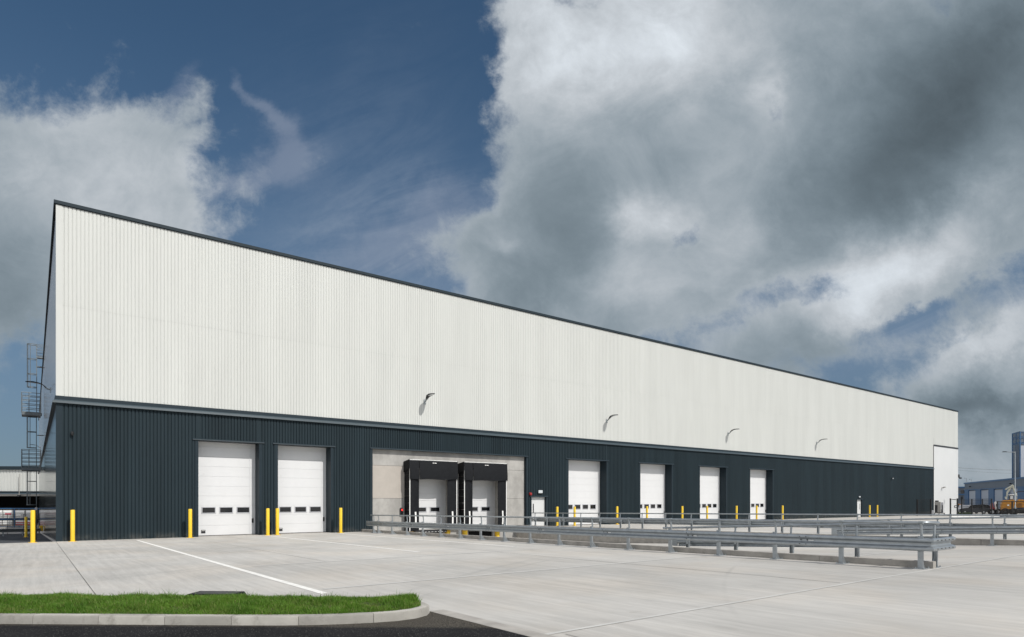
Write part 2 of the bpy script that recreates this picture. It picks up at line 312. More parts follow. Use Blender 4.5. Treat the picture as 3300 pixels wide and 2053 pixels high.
# ------------------------------------------------------------------ mesh helpers
class MB:
    def __init__(s): s.v = []; s.f = []; s.mi = []; s.cur = 0
    def add(s, vs, fs):
        o = len(s.v); s.v += [tuple(v) for v in vs]; s.f += [tuple(i + o for i in f) for f in fs]; s.mi += [s.cur] * len(fs); return s
    def box(s, x0, x1, y0, y1, z0, z1, rz=0, piv=None):
        vs = [Vector((x, y, z)) for z in (z0, z1) for x, y in ((x0, y0), (x1, y0), (x1, y1), (x0, y1))]
        if rz:
            c = Vector(piv) if piv else Vector(((x0 + x1) / 2, (y0 + y1) / 2, 0)); Rm = Matrix.Rotation(rz, 3, 'Z')
            vs = [Rm @ (v - c) + c for v in vs]
        return s.add(vs, [(0, 3, 2, 1), (4, 5, 6, 7), (0, 1, 5, 4), (1, 2, 6, 5), (2, 3, 7, 6), (3, 0, 4, 7)])
    def bbox(s, x0, x1, y0, y1, z0, z1, b=0.01):   # box with chamfered vertical and horizontal edges
        P = []
        for z, i in ((z0, b), (z0 + b, 0), (z1 - b, 0), (z1, b)):
            xa, xb, ya, yb = x0 + i, x1 - i, y0 + i, y1 - i
            P += [(xa + b, ya, z), (xb - b, ya, z), (xb, ya + b, z), (xb, yb - b, z), (xb - b, yb, z), (xa + b, yb, z), (xa, yb - b, z), (xa, ya + b, z)]
        F = [tuple(range(7, -1, -1)), tuple(range(24, 32))]
        for k in range(3):
            for j in range(8): F.append((k * 8 + j, k * 8 + (j + 1) % 8, k * 8 + 8 + (j + 1) % 8, k * 8 + 8 + j))
        return s.add(P, F)
    def prism(s, pts, axis, a, b):   # polygon in the other two axes, extruded along axis
        def mk(p, q):
            return {'x': (q, p[0], p[1]), 'y': (p[0], q, p[1]), 'z': (p[0], p[1], q)}[axis]
        n = len(pts); vs = [mk(p, a) for p in pts] + [mk(p, b) for p in pts]
        fs = [tuple(range(n - 1, -1, -1)), tuple(range(n, 2 * n))] + [(i, (i + 1) % n, n + (i + 1) % n, n + i) for i in range(n)]
        return s.add(vs, fs)
    def tube(s, pts, r, n=8, cap=True):
        pts = [Vector(p) for p in pts]; rs = r if isinstance(r, (list, tuple)) else [r] * len(pts)
        vs = []; up = None
        for i, p in enumerate(pts):
            d = (pts[min(i + 1, len(pts) - 1)] - pts[max(i - 1, 0)]).normalized()
            if up is None: up = Vector((0, 0, 1)) if abs(d.z) < 0.9 else Vector((1, 0, 0))
            a = d.cross(up).normalized(); b = a.cross(d).normalized(); up = b
            for k in range(n):
                t = 2 * math.pi * k / n; vs.append(p + (a * math.cos(t) + b * math.sin(t)) * rs[i])
        fs = []
        for i in range(len(pts) - 1):
            for k in range(n): fs.append((i * n + k, (i + 1) * n + k, (i + 1) * n + (k + 1) % n, i * n + (k + 1) % n))
        if cap: fs.append(tuple(range(n))); fs.append(tuple(range((len(pts) - 1) * n + n - 1, (len(pts) - 1) * n - 1, -1)))
        return s.add(vs, fs)
    def cyl(s, c, r, z0, z1, n=20, r2=None):
        return s.tube([(c[0], c[1], z0), (c[0], c[1], z1)], [r, r2 if r2 is not None else r], n)
    def sweep(s, path, prof, closed=True, caps=True):
        """path: list of (x,y,z); prof: (out, up) points; out is to the right hand of travel; mitred in plan"""
        P = [Vector(p) for p in path]; n = len(prof); vs = []
        for i, p in enumerate(P):
            d0 = (P[i] - P[i - 1]) if i > 0 else (P[1] - P[0]); d1 = (P[i + 1] - P[i]) if i < len(P) - 1 else d0
            d0 = Vector((d0.x, d0.y, 0)).normalized(); d1 = Vector((d1.x, d1.y, 0)).normalized()
            n0 = Vector((d0.y, -d0.x, 0)); n1 = Vector((d1.y, -d1.x, 0)); nn = (n0 + n1).normalized(); k = 1 / max(0.3, nn.dot(n0))
            for a, b in prof: vs.append(p + nn * a * k + Vector((0, 0, b)))
        fs = []
        for i in range(len(P) - 1):
            for k in range(n if closed else n - 1):
                fs.append((i * n + k, i * n + (k + 1) % n, (i + 1) * n + (k + 1) % n, (i + 1) * n + k))
        if caps and closed: fs.append(tuple(range(n))); fs.append(tuple(range(len(vs) - 1, len(vs) - n - 1, -1)))
        return s.add(vs, fs)
    def build(s, name, mats, parent=None, smooth=False, loc=None, fix=True):
        me = bpy.data.meshes.new(name); me.from_pydata(s.v, [], s.f)
        if not isinstance(mats, (list, tuple)): mats = [mats]
        for m in mats: me.materials.append(M[m])
        if len(mats) > 1: me.polygons.foreach_set('material_index', s.mi)
        if fix:
            import bmesh
            b = bmesh.new(); b.from_mesh(me); bmesh.ops.recalc_face_normals(b, faces=b.faces); b.to_mesh(me); b.free()
        if smooth: me.shade_smooth(); me.set_sharp_from_angle(angle=math.radians(38))
        me.update()
        o = bpy.data.objects.new(name, me); col.objects.link(o)
        if parent: o.parent = parent
        if loc: o.location = loc
        return o
def tag(o, label=None, cat=None, group=None, kind=None):
    if label: o['label'] = label
    if cat: o['category'] = cat
    if group: o['group'] = group
    if kind: o['kind'] = kind
    return o
def empty(name, loc=(0, 0, 0), rz=0):
    o = bpy.data.objects.new(name, None); col.objects.link(o); o.location = loc; o.rotation_euler = (0, 0, rz); o.empty_display_size = 0.3
    return o
def copy_tree(o, parent=None):
    c = o.copy(); col.objects.link(c); c.parent = parent
    for ch in list(o.children): copy_tree(ch, c)
    return c
def at(px, py, z):   # photograph pixel and depth in metres -> point
    return CAM + V * z + R * ((px - 1650) / 2031 * z) + Vector((0, 0, (1612 - py) / 2031 * z))
RZ = math.atan2(-V.x, V.y)     # turn of a thing that faces the camera side

# ------------------------------------------------------------------ ground
def G(x, y):
    zx = -0.0025 * max(0.0, min(x, 125.0) - 16.0)
    if y <= 0: return 0.013 * min(-y, 60.0) + zx
    if x < 0.001: return -0.035 * min(y, 97.0)
    return zx
RX0, RX1, RY1 = 16.59, 29.64, -33.6
def Zr(y): return 0.437 - 0.016 + (-33.6 - y) * 0.0497 if y > RY1 else 0.421
def sheet(xs, ys, zf, hole=None):
    mb = MB(); idx = {}
    for i in range(len(xs) - 1):
        for j in range(len(ys) - 1):
            xa, xb, ya, yb = xs[i], xs[i + 1], ys[j], ys[j + 1]
            if hole and hole((xa + xb) / 2, (ya + yb) / 2): continue
            e = 1e-4
            mb.add([(xa, ya, zf(xa + e, ya + e)), (xb, ya, zf(xb - e, ya + e)), (xb, yb, zf(xb - e, yb - e)), (xa, yb, zf(xa + e, yb - e))], [(0, 1, 2, 3)])
    return mb
xs = [-6000, -400, -60, 0, 3.87, 16, RX0, RX1, 60, 125, 400, 6000]
ys = [-6000, -400, -60, RY1, -0.1, 0, 97, 160, 400, 6000]
g0 = sheet(xs, ys, G, lambda x, y: RX0 < x < RX1 and RY1 < y < 0).build('concrete_yard', 'yard_concrete', fix=False); tag(g0, kind='structure')
rp = sheet([RX0, 20, 24, RX1], [RY1, -22, -11, 0.6], lambda x, y: Zr(y)).build('dock_ramp', 'yard_concrete', fix=False); tag(rp, kind='structure')
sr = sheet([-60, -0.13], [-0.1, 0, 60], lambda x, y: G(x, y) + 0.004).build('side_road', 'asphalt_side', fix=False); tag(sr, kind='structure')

# foreground road: asphalt sheet laid on the yard, up to the concrete edge strip at x = 3.87
front = [(-45, 11.6), (-14, -16.6), (-1.3, -28.15), (0.23, -29.5), (1.3, -30.45), (1.75, -30.83), (2.1, -31.08), (2.45, -31.28), (2.8, -31.44), (3.12, -31.53), (3.42, -31.52), (3.66, -31.40), (3.82, -31.2), (3.87, -30.98)]
mb = MB()
poly = [(x, y) for x, y in front] + [(3.87, -60), (-45, -60)]
zz = lambda x, y, h: G(x, y) + h
# fan by strips so the sheet follows the plane of the yard (a single plane here)
mb.add([(x, y, 0.013 * -y + 0.004) for x, y in poly], [tuple(range(len(poly)))])
tag(mb.build('asphalt_road', 'asphalt', fix=False), kind='structure')
mb = MB(); mb.add([(3.87, -60, G(4, -60) + 0.006), (4.12, -60, G(4, -60) + 0.006), (4.12, -31.1, G(4, -31.1) + 0.006), (3.87, -31.1, G(4, -31.1) + 0.006)], [(0, 1, 2, 3)])
tag(mb.build('concrete_edge_strip', 'concrete_kerb', fix=False), kind='structure')

# kerb round the grass island (one run of kerbstones with joints), top 0.13 above the road
def offset(path, d):
    out = []
    for i, p in enumerate(path):
        a = path[max(i - 1, 0)]; b = path[min(i + 1, len(path) - 1)]
        dx, dy = b[0] - a[0], b[1] - a[1]; L = math.hypot(dx, dy); out.append((p[0] - dy / L * d, p[1] + dx / L * d))
    return out
nose = [(3.84, -30.75), (3.70, -30.45), (3.45, -30.12), (3.1, -29.72)]
back = [(-1.3, -25.5), (-14, -13.9), (-45, 14.3)]
kpath = front + nose + [(2.2, -28.85)] + back
# resample the kerb line into stones 0.9 m long
def resample(path, step):
    out = [path[0]]; acc = 0
    for i in range(len(path) - 1):
        a, b = Vector(path[i]), Vector(path[i + 1]); L = (b - a).length; n = max(1, int(round(L / step)))
        for k in range(1, n + 1): out.append(tuple(a.lerp(b, k / n)))
    return out
kp = resample(kpath, 0.915)
mb = MB()
prof = [(0.0, -0.06), (0.008, 0.105), (0.02, 0.125), (0.035, 0.13), (0.125, 0.13), (0.125, -0.06)]
ring = kpath
def kerb_run(pts, g=0.0):
    P = [(x, y, 0.013 * -y) for x, y in pts]
    mb.sweep(P, [(-a, b) for a, b in prof])
# stones: long ones on the straight, whole curve split in short stones
cum = [0]
dense = resample(kpath, 0.12)
for i in range(len(dense) - 1): cum.append(cum[-1] + math.dist(dense[i], dense[i + 1]))
cur = []; nexts = 0.915; lens = 0.915
for i, p in enumerate(dense):
    cur.append(p)
    if cum[i] >= nexts or i == len(dense) - 1:
        if len(cur) > 1:
            q = list(cur); a = Vector(q[0]); b = Vector(q[1]); q[0] = tuple(a.lerp(b, 0.03)); a = Vector(q[-1]); b = Vector(q[-2]); q[-1] = tuple(a.lerp(b, 0.03))
            kerb_run(q)
        cur = [p]; nexts = cum[i] + 0.915
ko = mb.build('kerb', 'kerb_stone', smooth=True); tag(ko, kind='structure')

# grass island
inner = offset([tuple(p) for p in kpath], 0.11)
mb = MB()
# turf base mounded: strip between front line and back line
F0 = offset(front, 0.10); B0 = offset((nose + [(2.2, -28.85)] + back), 0.10)[::-1]
def turf_z(x, y, t): return 0.013 * -y + 0.10 + 0.09 * math.sin(math.pi * min(1, max(0, t)))
def res_n(path, n):
    L = [0]
    for i in range(len(path) - 1): L.append(L[-1] + math.dist(path[i], path[i + 1]))
    out = []
    for k in range(n):
        s = L[-1] * k / (n - 1); j = 0
        while j < len(L) - 2 and L[j + 1] < s: j += 1
        t = (s - L[j]) / (L[j + 1] - L[j]); a, b = path[j], path[j + 1]; out.append((a[0] + (b[0] - a[0]) * t, a[1] + (b[1] - a[1]) * t))
    return out
NA, NB = 180, 9
fa = res_n(F0, NA); ba = res_n(B0, NA)
vs = []
for i in range(NA):
    for j in range(NB):
        t = j / (NB - 1); x = fa[i][0] * (1 - t) + ba[i][0] * t; y = fa[i][1] * (1 - t) + ba[i][1] * t
        vs.append((x, y, turf_z(x, y, t)))
mb.add(vs, [(i * NB + j, (i + 1) * NB + j, (i + 1) * NB + j + 1, i * NB + j + 1) for i in range(NA - 1) for j in range(NB - 1)])
tag(mb.build('turf_base', 'soil', fix=False, smooth=True), kind='structure')
# blades
def in_strip_points(n):
    # sample only the part of the island the photograph shows (x > -3)
    k0 = next(i for i in range(NA) if fa[i][0] > -4.0)
    i = rng.uniform(k0, NA - 1.001, n); t = rng.uniform(0, 1, n)
    # keep density even: weight by local width
    ii = i.astype(int); fr = i - ii; FA = np.array(fa); BA = np.array(ba)
    a = FA[ii] * (1 - fr)[:, None] + FA[ii + 1] * fr[:, None]; b = BA[ii] * (1 - fr)[:, None] + BA[ii + 1] * fr[:, None]
    wd = np.linalg.norm(b - a, axis=1); keep = rng.uniform(0, 1, n) < wd / wd.max()
    a, b, t = a[keep], b[keep], t[keep]
    p = a * (1 - t)[:, None] + b * t[:, None]
    z = 0.013 * -p[:, 1] + 0.10 + 0.09 * np.sin(np.pi * t)
    return p, z, t
p, z, t = in_strip_points(150000)
n = len(p)
cl = np.sin(p[:, 0] * 5.1 + 1.3 * np.sin(p[:, 1] * 3.7)) * np.sin(p[:, 1] * 4.3 + np.cos(p[:, 0] * 2.9))
h = (0.036 + 0.040 * rng.random(n)) * (1 + 0.40 * cl + 0.25 * np.sin(p[:, 0] * 13.0 + p[:, 1] * 7.0))
tall = rng.random(n) < 0.015 * (1 + 5 * (t > 0.7) * (np.sin(p[:, 0] * 3.1) > 0.1)); h[tall] *= rng.uniform(1.2, 2.0, tall.sum())
ang = rng.uniform(0, 2 * np.pi, n); lean = rng.uniform(0.1, 0.75, n) * h; la = rng.uniform(0, 2 * np.pi, n)
wd = rng.uniform(0.0022, 0.0042, n)
wx, wy = np.cos(ang) * wd, np.sin(ang) * wd; lx, ly = np.cos(la) * lean, np.sin(la) * lean
v = np.zeros((n, 5, 3)); zb = z - 0.01
v[:, 0] = np.stack([p[:, 0] - wx, p[:, 1] - wy, zb], 1); v[:, 1] = np.stack([p[:, 0] + wx, p[:, 1] + wy, zb], 1)
v[:, 2] = np.stack([p[:, 0] + wx * .8 + lx * .35, p[:, 1] + wy * .8 + ly * .35, zb + h * .6], 1); v[:, 3] = np.stack([p[:, 0] - wx * .8 + lx * .35, p[:, 1] - wy * .8 + ly * .35, zb + h * .6], 1)
v[:, 4] = np.stack([p[:, 0] + lx, p[:, 1] + ly, zb + h], 1)
me = bpy.data.meshes.new('grass'); me.vertices.add(n * 5); me.vertices.foreach_set('co', v.reshape(-1))
base = (np.arange(n) * 5)[:, None]
loops = np.concatenate([base + np.array([0, 1, 2, 3]), base + np.array([3, 2, 4])], 1).reshape(-1)
me.loops.add(n * 7); me.loops.foreach_set('vertex_index', loops)
me.polygons.add(n * 2); st = np.stack([np.arange(n) * 7, np.arange(n) * 7 + 4], 1).reshape(-1); me.polygons.foreach_set('loop_start', st)
me.update(calc_edges=True); me.validate(); me.materials.append(M['grass_blade'])
go = bpy.data.objects.new('grass', me); col.objects.link(go)
tag(go, 'short bright green grass filling the kerbed island in the foreground', 'grass', kind='stuff')

# rubber slab lying behind the grass
mb = MB(); mb.prism([(-0.55, 0), (0.55, 0), (0.47, 0.10), (-0.35, 0.10)], 'y', -0.2, 0.2)
mb.cur = 1
mb.box(-0.30, 0.44, -0.15, 0.15, 0.1002, 0.103)
o = mb.build('rubber_ramp', ['rubber_black', 'bolt_steel'], loc=(1.62, -27.35, G(1.6, -27.3))); o.rotation_euler = (0, 0, RZ - 0.06)
tag(o, 'low black rubber kerb ramp lying on the concrete just behind the grass', 'kerb ramp')

# painted bay lines and sealed joints
def strip(name, m, x0, x1, y0, y1, h=0.005, zf=G):
    nx, ny = (6, 1) if abs(x1 - x0) > abs(y1 - y0) else (1, 6)
    xs = [x0 + (x1 - x0) * i / nx for i in range(nx + 1)]; ys = [y0 + (y1 - y0) * i / ny for i in range(ny + 1)]
    return tag(sheet(xs, ys, lambda x, y: zf(x, y) + h).build(name, m, fix=False), kind='structure')
mat('worn_line', (0.80, 0.79, 0.75), 0.7, var=0.08, vscale=8, dirt=((0.5, 0.49, 0.46), 6, 0.5, 0.72, 0.55))
mat('joint_seal', (0.13, 0.125, 0.115), 0.9, var=0.4, vscale=1.5)
mat('pale_joint', (0.50, 0.495, 0.47), 0.9, var=0.08, vscale=1.2)
strip('bay_line', 'worn_line', 3.30, 3.45, -28.1, -1.9)
strip('bay_line', 'worn_line', 9.93, 10.07, -19.65, -2.0)
strip('bay_line', 'worn_line', 14.22, 14.36, -19.6, -1.6)
strip('joint_line', 'joint_seal', -0.007, 0.007, -27.0, -0.15)
strip('joint_line', 'pale_joint', 3.9, 16.5, -21.42, -21.26)
strip('joint_line', 'pale_joint', 3.6, 16.5, -27.50, -27.36)
strip('joint_line', 'pale_joint', 4.12, 60, -33.59, -33.51, 0.006)
strip('joint_line', 'joint_seal', 0.2, 16.5, -15.2, -15.18)
strip('joint_line', 'joint_seal', 0.2, 16.5, -9.1, -9.085)
strip('joint_line', 'joint_seal', 5.99, 6.005, -21.2, -1.0)
strip('joint_line', 'joint_seal', 11.99, 12.01, -33.4, -21.5)
strip('joint_line', 'joint_seal', 4.3, 4.312, -60, -33.7, 0.007)
strip('ramp_line', 'pale_joint', 17.2, 29.2, -29.72, -29.6, 0.005, lambda x, y: Zr(y))
strip('ramp_line', 'pale_joint', 22.9, 23.05, -29.5, -3, 0.005, lambda x, y: Zr(y))
strip('joint_line', 'joint_seal', 30.8, 80, -12.2, -12.15)
strip('joint_line', 'joint_seal', 30.8, 80, -24.2, -24.15)

# ------------------------------------------------------------------ the warehouse
WH = empty('warehouse')
tag(WH, 'long warehouse clad in ribbed white above and charcoal below, with loading doors', 'warehouse')
PITCH = 0.174; LEN = 124.62; HT = 17.2; DEP = 110
def clad(mb, x0, x1, z0, z1, y=0.0, phase=0.0, P=((-0.034, 0.0), (-0.022, 0.042), (0.006, 0.042), (0.028, 0.0))):
    """vertical trapezoidal cladding facing -y, crowns at y, grooves 34 mm back"""
    pts = [(x0, 0.0)]
    k = math.ceil((x0 - phase) / PITCH)
    while True:
        c = phase + k * PITCH
        if c + 0.035 >= x1: break
        if c - 0.034 > x0: pts += [(c + a_, b_) for a_, b_ in P]
        k += 1
    pts.append((x1, 0.0))
    vs = []; fs = []
    for x, d in pts: vs += [(x, y + d, z0), (x, y + d, z1)]
    for i in range(len(pts) - 1): a = 2 * i; fs.append((a, a + 2, a + 3, a + 1))
    mb.add(vs, fs)
# openings: (x0, x1, ztop, kind)
DOORS = [(6.60, 9.94, 5.53, 3), (11.05, 14.39, 5.53, 3), (35.11, 39.66, 5.56, 4), (44.13, 48.68, 5.56, 4), (53.15, 57.70, 5.56, 4), (62.18, 66.73, 5.56, 4)]
DOCK = (17.30, 30.55, 5.57)
PED = [(31.09, 32.64, 2.36), (87.65, 89.15, 2.18)]
WHITEX = 114.03; WHITEZ = 10.9
ops = sorted([(a, b, t) for a, b, t, _ in DOORS] + [DOCK] + PED)
mb = MB(); cur = 0.26
for a, b, t in ops:
    clad(mb, cur, a, -1.6 if cur < 0.3 or cur > 14 and cur < 32 else -0.6, 7.06); clad(mb, a, b, t, 7.06); cur = b
clad(mb, cur, WHITEX, -0.6, 7.06)
mb.build('lower_wall', 'dark_cladding', WH, fix=False)
WP = ((-0.036, 0.0), (-0.012, 0.026), (0.0, 0.026), (0.022, 0.0))
mb = MB(); clad(mb, 0.26, WHITEX, 12.05, 17.13, 0.0, P=WP); clad(mb, 0.26, WHITEX, 7.38, 12.08, 0.006, P=WP)
clad(mb, WHITEX, LEN - 0.05, WHITEZ + 0.12, 17.13, P=WP)
mb.box(0.0, 0.26, -0.012, 0.05, 7.38, 17.13)
mb.box(LEN - 0.05, LEN, -0.012, 0.05, WHITEZ, 17.13)
mb.build('upper_wall', 'white_cladding', WH, fix=False)
mb = MB(); mb.box(0.0, 0.26, -0.012, 0.06, -1.6, 7.06); mb.build('corner_trim', 'dark_trim', WH)
# band flashing and parapet cap, both returning along the gable
def wrap(prof, name, m, xe):
    mb = MB(); mb.sweep([(0, DEP, 0), (0, 0, 0), (xe, 0, 0)][::-1], [(-a, b) for a, b in prof][::-1]); return mb.build(name, m, WH)
def band(prof, name, m, xe):
    mb = MB(); mb.sweep([(0, DEP, 0), (0, 0, 0), (xe, 0, 0)], prof); return mb.build(name, m, WH)
band([(-0.04, 7.42), (0.035, 7.42), (0.045, 7.23), (-0.04, 7.23)], 'band_flashing', 'dark_trim', WHITEX)
band([(-0.04, 7.228), (0.05, 7.228), (0.13, 7.16), (0.15, 7.05), (-0.04, 7.05)], 'band_drip', 'sunlit_lip_trim', WHITEX)
band([(-0.5, 17.34), (0.085, 17.33), (0.085, 17.16), (0.06, 17.16), (0.06, 17.14), (0.045, 17.14), (0.045, 17.25), (-0.5, 17.25)], 'parapet_cap', 'dark_trim', LEN)
# gable (side) wall: smooth glossy panels
mb = MB(); mb.add([(0.012, 0.05, -2.0), (0.012, DEP, -2.0), (0.012, DEP, 7.06), (0.012, 0.05, 7.06)], [(0, 1, 2, 3)])
mb.build('gable_lower', 'glossy_dark', WH, fix=False)
mb = MB()
mb.box(0.02, 0.4, 0.055, DEP, 7.42, 17.13)
mb.build('gable_upper', 'glossy_light', WH)
# roof, rear and far end
mb = MB(); mb.box(0.42, LEN - 0.06, 0.07, DEP - 0.05, 16.6, 16.8); mb.box(LEN - 0.05, LEN, 0.055, DEP, -1, 17.0); mb.box(0.05, LEN, DEP, DEP + 0.1, -2, 17.1)
mb.build('roof', 'frame_grey', WH)
# backing wall so nothing shows behind grooves
# white tall panel at the far end
mb = MB(); mb.box(WHITEX, LEN - 0.55, -0.03, 0.1, -0.6, WHITEZ - 0.12); mb.box(LEN - 0.53, LEN, -0.035, 0.1, -0.6, WHITEZ - 0.12); mb.build('white_panel', 'panel_white', WH)
mb = MB(); mb.box(WHITEX - 0.02, LEN + 0.02, -0.08, 0.06, WHITEZ - 0.12, WHITEZ + 0.12); mb.box(WHITEX - 0.06, WHITEX - 0.002, -0.05, 0.05, -0.6, WHITEZ); mb.build('panel_trim', 'black_metal', WH)

# surrounds of openings
def surround(x0, x1, zt, depth, floor=-0.4, name='door_surround', ext=0.3, trim=0.17):
    mb = MB()
    mb.box(x0 - 0.03, x0, 0.036, depth, floor, zt); mb.box(x1, x1 + 0.03, 0.036, depth, floor, zt); mb.box(x0 - 0.03, x1 + 0.03, 0.036, depth, zt, zt + 0.03)
    mb.box(x0 - trim, x0, -0.012, 0.035, floor, zt - 0.0); mb.box(x1, x1 + trim, -0.012, 0.035, floor, zt - 0.0)
    mb.prism([(-0.07, zt + 0.005), (-0.05, zt + 0.05), (-0.004, zt + 0.10), (0.033, zt + 0.10), (0.033, zt + 0.0)], 'x', x0 - ext, x1 + ext)
    return mb.build(name, 'dark_trim', WH)
RD = 0.82
def loading_door(x0, x1, zt, nw, base=0.0):
    w = x1 - x0; mb = MB(); z = base + 0.03; hs = 0.58; k = 0
    while z < zt + 0.1:
        mb.bbox(0, w, 0, 0.05, z, min(z + hs, zt + 0.15) - 0.005, 0.004); z += hs; k += 1
    mb.box(0.02, w - 0.02, 0.02, 0.06, base + 0.02, zt + 0.12)
    d = mb.build('loading_door', 'door_white', WH, loc=(x0, RD, 0))
    sp = 0.965 if nw == 3 else 0.93; ww = 0.78 if nw == 3 else 0.72
    for i in range(nw):
        c = w / 2 + (i - (nw - 1) / 2) * sp
        m = MB()
        zl, zh = (1.31, 1.71) if nw == 3 else (1.29, 1.74)
        for a, b, c0, d0 in ((c - ww / 2, c + ww / 2, zl, zl + .05), (c - ww / 2, c + ww / 2, zh - .05, zh), (c - ww / 2, c - ww / 2 + .05, zl + .05, zh - .05), (c + ww / 2 - .05, c + ww / 2, zl + .05, zh - .05)):
            m.bbox(a, b, -0.025, 0.01, c0, d0, 0.004)
        m.cur = 1; m.box(c - ww / 2 + .05, c + ww / 2 - .05, -0.010, 0.0, zl + .05, zh - .05)
        m.build('window', ['frame_grey', 'glass_dark'], d)
    m = MB(); m.bbox(w - 0.21, w - 0.12, -0.05, 0.0, 0.72, 0.99, 0.008); m.build('lock_box', 'black_metal', d)
    m = MB(); m.bbox(w - 0.33, w - 0.30, -0.02, 0.0, 0.03, zt, 0.004)
    m.build('guide_rail', 'door_white', d)
    m = MB(); m.box(0.30, 0.53, -0.012, 0.0, 0.16, 0.36); m.cur = 1; m.box(0.33, 0.50, -0.016, -0.0125, 0.30, 0.325); m.build('sticker', ['black_metal', 'white_paint'], d)
    m = MB(); m.box(0, w, -0.015, 0.045, base + 0.0, base + 0.035); m.build('bottom_seal', 'rubber_black', d)
    return d
for x0, x1, zt, nw in DOORS:
    surround(x0, x1, zt, RD + 0.05, floor=-0.3)
    loading_door(x0, x1, zt, nw, base=G((x0 + x1) / 2, 0))
    mb = MB(); mb.box(x0 - 0.05, x1 + 0.05, 0.0, 1.2, G(x1, 0) - 0.2, G(x1, 0) + 0.006); mb.build('threshold', 'concrete_kerb', WH)
# back of the shell (dark interior wall behind doors)
mb = MB(); mb.box(0.42, LEN - 0.1, 1.25, 1.3, -1.6, 16.5); mb.build('inner_lining', 'pit_black', WH)

# pedestrian doors
def ped_door(x0, x1, zt, base, hx):
    surround(x0, x1, zt, 0.22, floor=base - 0.3, ext=0.16, trim=0.1)
    mb = MB(); mb.bbox(0, x1 - x0, 0, 0.05, base, zt, 0.01)
    mb.bbox(0.08, x1 - x0 - 0.08, -0.018, 0.0, base + 0.02, zt - 0.08, 0.006)
    d = mb.build('side_door', 'panel_white', WH, loc=(x0, 0.2, 0))
    m = MB(); m.bbox(hx, hx + 0.10, -0.03, -0.018, zt - 1.3, zt - 0.55, 0.005); m.build('vision_panel', 'glass_dark', d)
    m = MB(); m.tube([(hx, -0.02, base + 1.0), (hx, -0.09, base + 1.0), (hx + 0.12, -0.09, base + 1.0)], 0.012, 8); m.build('handle', 'galvanised', d)
ped_door(31.09, 32.64, 2.36, G(32, 0), 0.28); ped_door(87.65, 89.15, 2.18, G(88, 0), 1.1)
def bulkhead(x, z, w=0.34, h=0.16):
    m = MB(); m.bbox(x - w / 2 - .02, x + w / 2 + .02, -0.07, -0.01, z - h / 2 - .05, z - h / 2 + .02, 0.01); m.cur = 1
    m.bbox(x - w / 2, x + w / 2, -0.13, -0.02, z - h / 2 + .02, z + h / 2, 0.02); m.build('door_light', ['black_metal', 'lens_glass'], WH)
bulkhead(31.95, 2.78, .42, .26); bulkhead(88.2, 2.55, .3, .22)
m = MB(); m.tube([(30.93, -0.01, 2.6), (30.93, -0.06, 2.6), (30.93, -0.15, 2.6), (30.93, -0.17, 2.6)], [0.13, 0.13, 0.10, 0.03], 16); m.build('alarm_sounder', 'red_plastic', WH, smooth=True)
def flood(x, z):
    m = MB(); m.bbox(x - .04, x + .04, -0.16, -0.0, z - .10, z - .04, 0.01); m.bbox(x - .13, x + .13, -0.26, -0.12, z - .10, z + .10, 0.02)
    m.cur = 1; m.box(x - .10, x + .10, -0.264, -0.26, z - .07, z + .07); m.build('security_light', ['black_metal', 'lens_glass'], WH)
m = MB(); m.tube([(0.68, -0.01, 5.55), (0.68, -0.12, 5.55)], 0.035, 10); m.tube([(0.68, -0.12, 5.62), (0.68, -0.12, 5.50), (0.68, -0.12, 5.44), (0.68, -0.12, 5.40)], [0.07, 0.075, 0.06, 0.015], 14)
m.build('security_camera', 'black_metal', WH, smooth=True)
flood(98.28, 5.25)

# street-type wall lights, arm rises outwards
def wall_light(loc, rz):
    e = empty('wall_light', loc, rz); e.parent = WH
    m = MB(); m.bbox(-0.09, 0.09, -0.03, 0.0, -0.22, 0.12, 0.01); m.tube([(0, -0.02, -0.02), (0, -0.14, 0.0), (0, -0.26, 0.08), (0, -0.34, 0.17)], [0.045, 0.045, 0.04, 0.045], 10)
    m.build('bracket', 'galvanised_dull', e, smooth=True)
    m = MB(); pr = []
    pts = [(-.24, .08, .08), (-.42, .25, .14), (-.62, .33, .22), (-.9, .38, .23), (-1.15, .375, .18), (-1.32, .355, .08)]
    vs = []; n = 10
    for y, z, w in pts:
        for k in range(n):
            t = 2 * math.pi * k / n; vs.append((w * math.cos(t), y, z + (0.045 if math.sin(t) > 0 else 0.02) * math.sin(t)))
    fs = [(i * n + k, i * n + (k + 1) % n, (i + 1) * n + (k + 1) % n, (i + 1) * n + k) for i in range(len(pts) - 1) for k in range(n)] + [tuple(range(n)), tuple(range(len(vs) - 1, len(vs) - n - 1, -1))]
    m.add(vs, fs); m.build('lamp_head', 'black_metal', e, smooth=True)
    m = MB(); m.add([(-.11, -.62, .305), (.11, -.62, .305), (.10, -1.18, .345), (-.10, -1.18, .345), (-.11, -.62, .315), (.11, -.62, .315), (.10, -1.18, .355), (-.10, -1.18, .355)], [(0, 1, 2, 3), (4, 7, 6, 5), (0, 4, 5, 1), (1, 5, 6, 2), (2, 6, 7, 3), (3, 7, 4, 0)])
    m.build('lens', 'lens_glass', e)
    return e
for x, z in ((21.29, 9.15), (39.68, 9.18), (58.01, 9.2), (76.77, 9.25)): wall_light((x, -0.01, z), 0)
wall_light((0.01, 12.2, 9.44), -math.pi / 2); wall_light((0.01, 75.8, 9.8), -math.pi / 2)
m = MB(); m.bbox(117.3, 117.5, -0.35, -0.03, 4.05, 4.2, 0.02); m.bbox(117.2, 117.6, -0.55, -0.3, 4.15, 4.3, 0.03); m.build('door_lamp', 'unit_grey', WH)
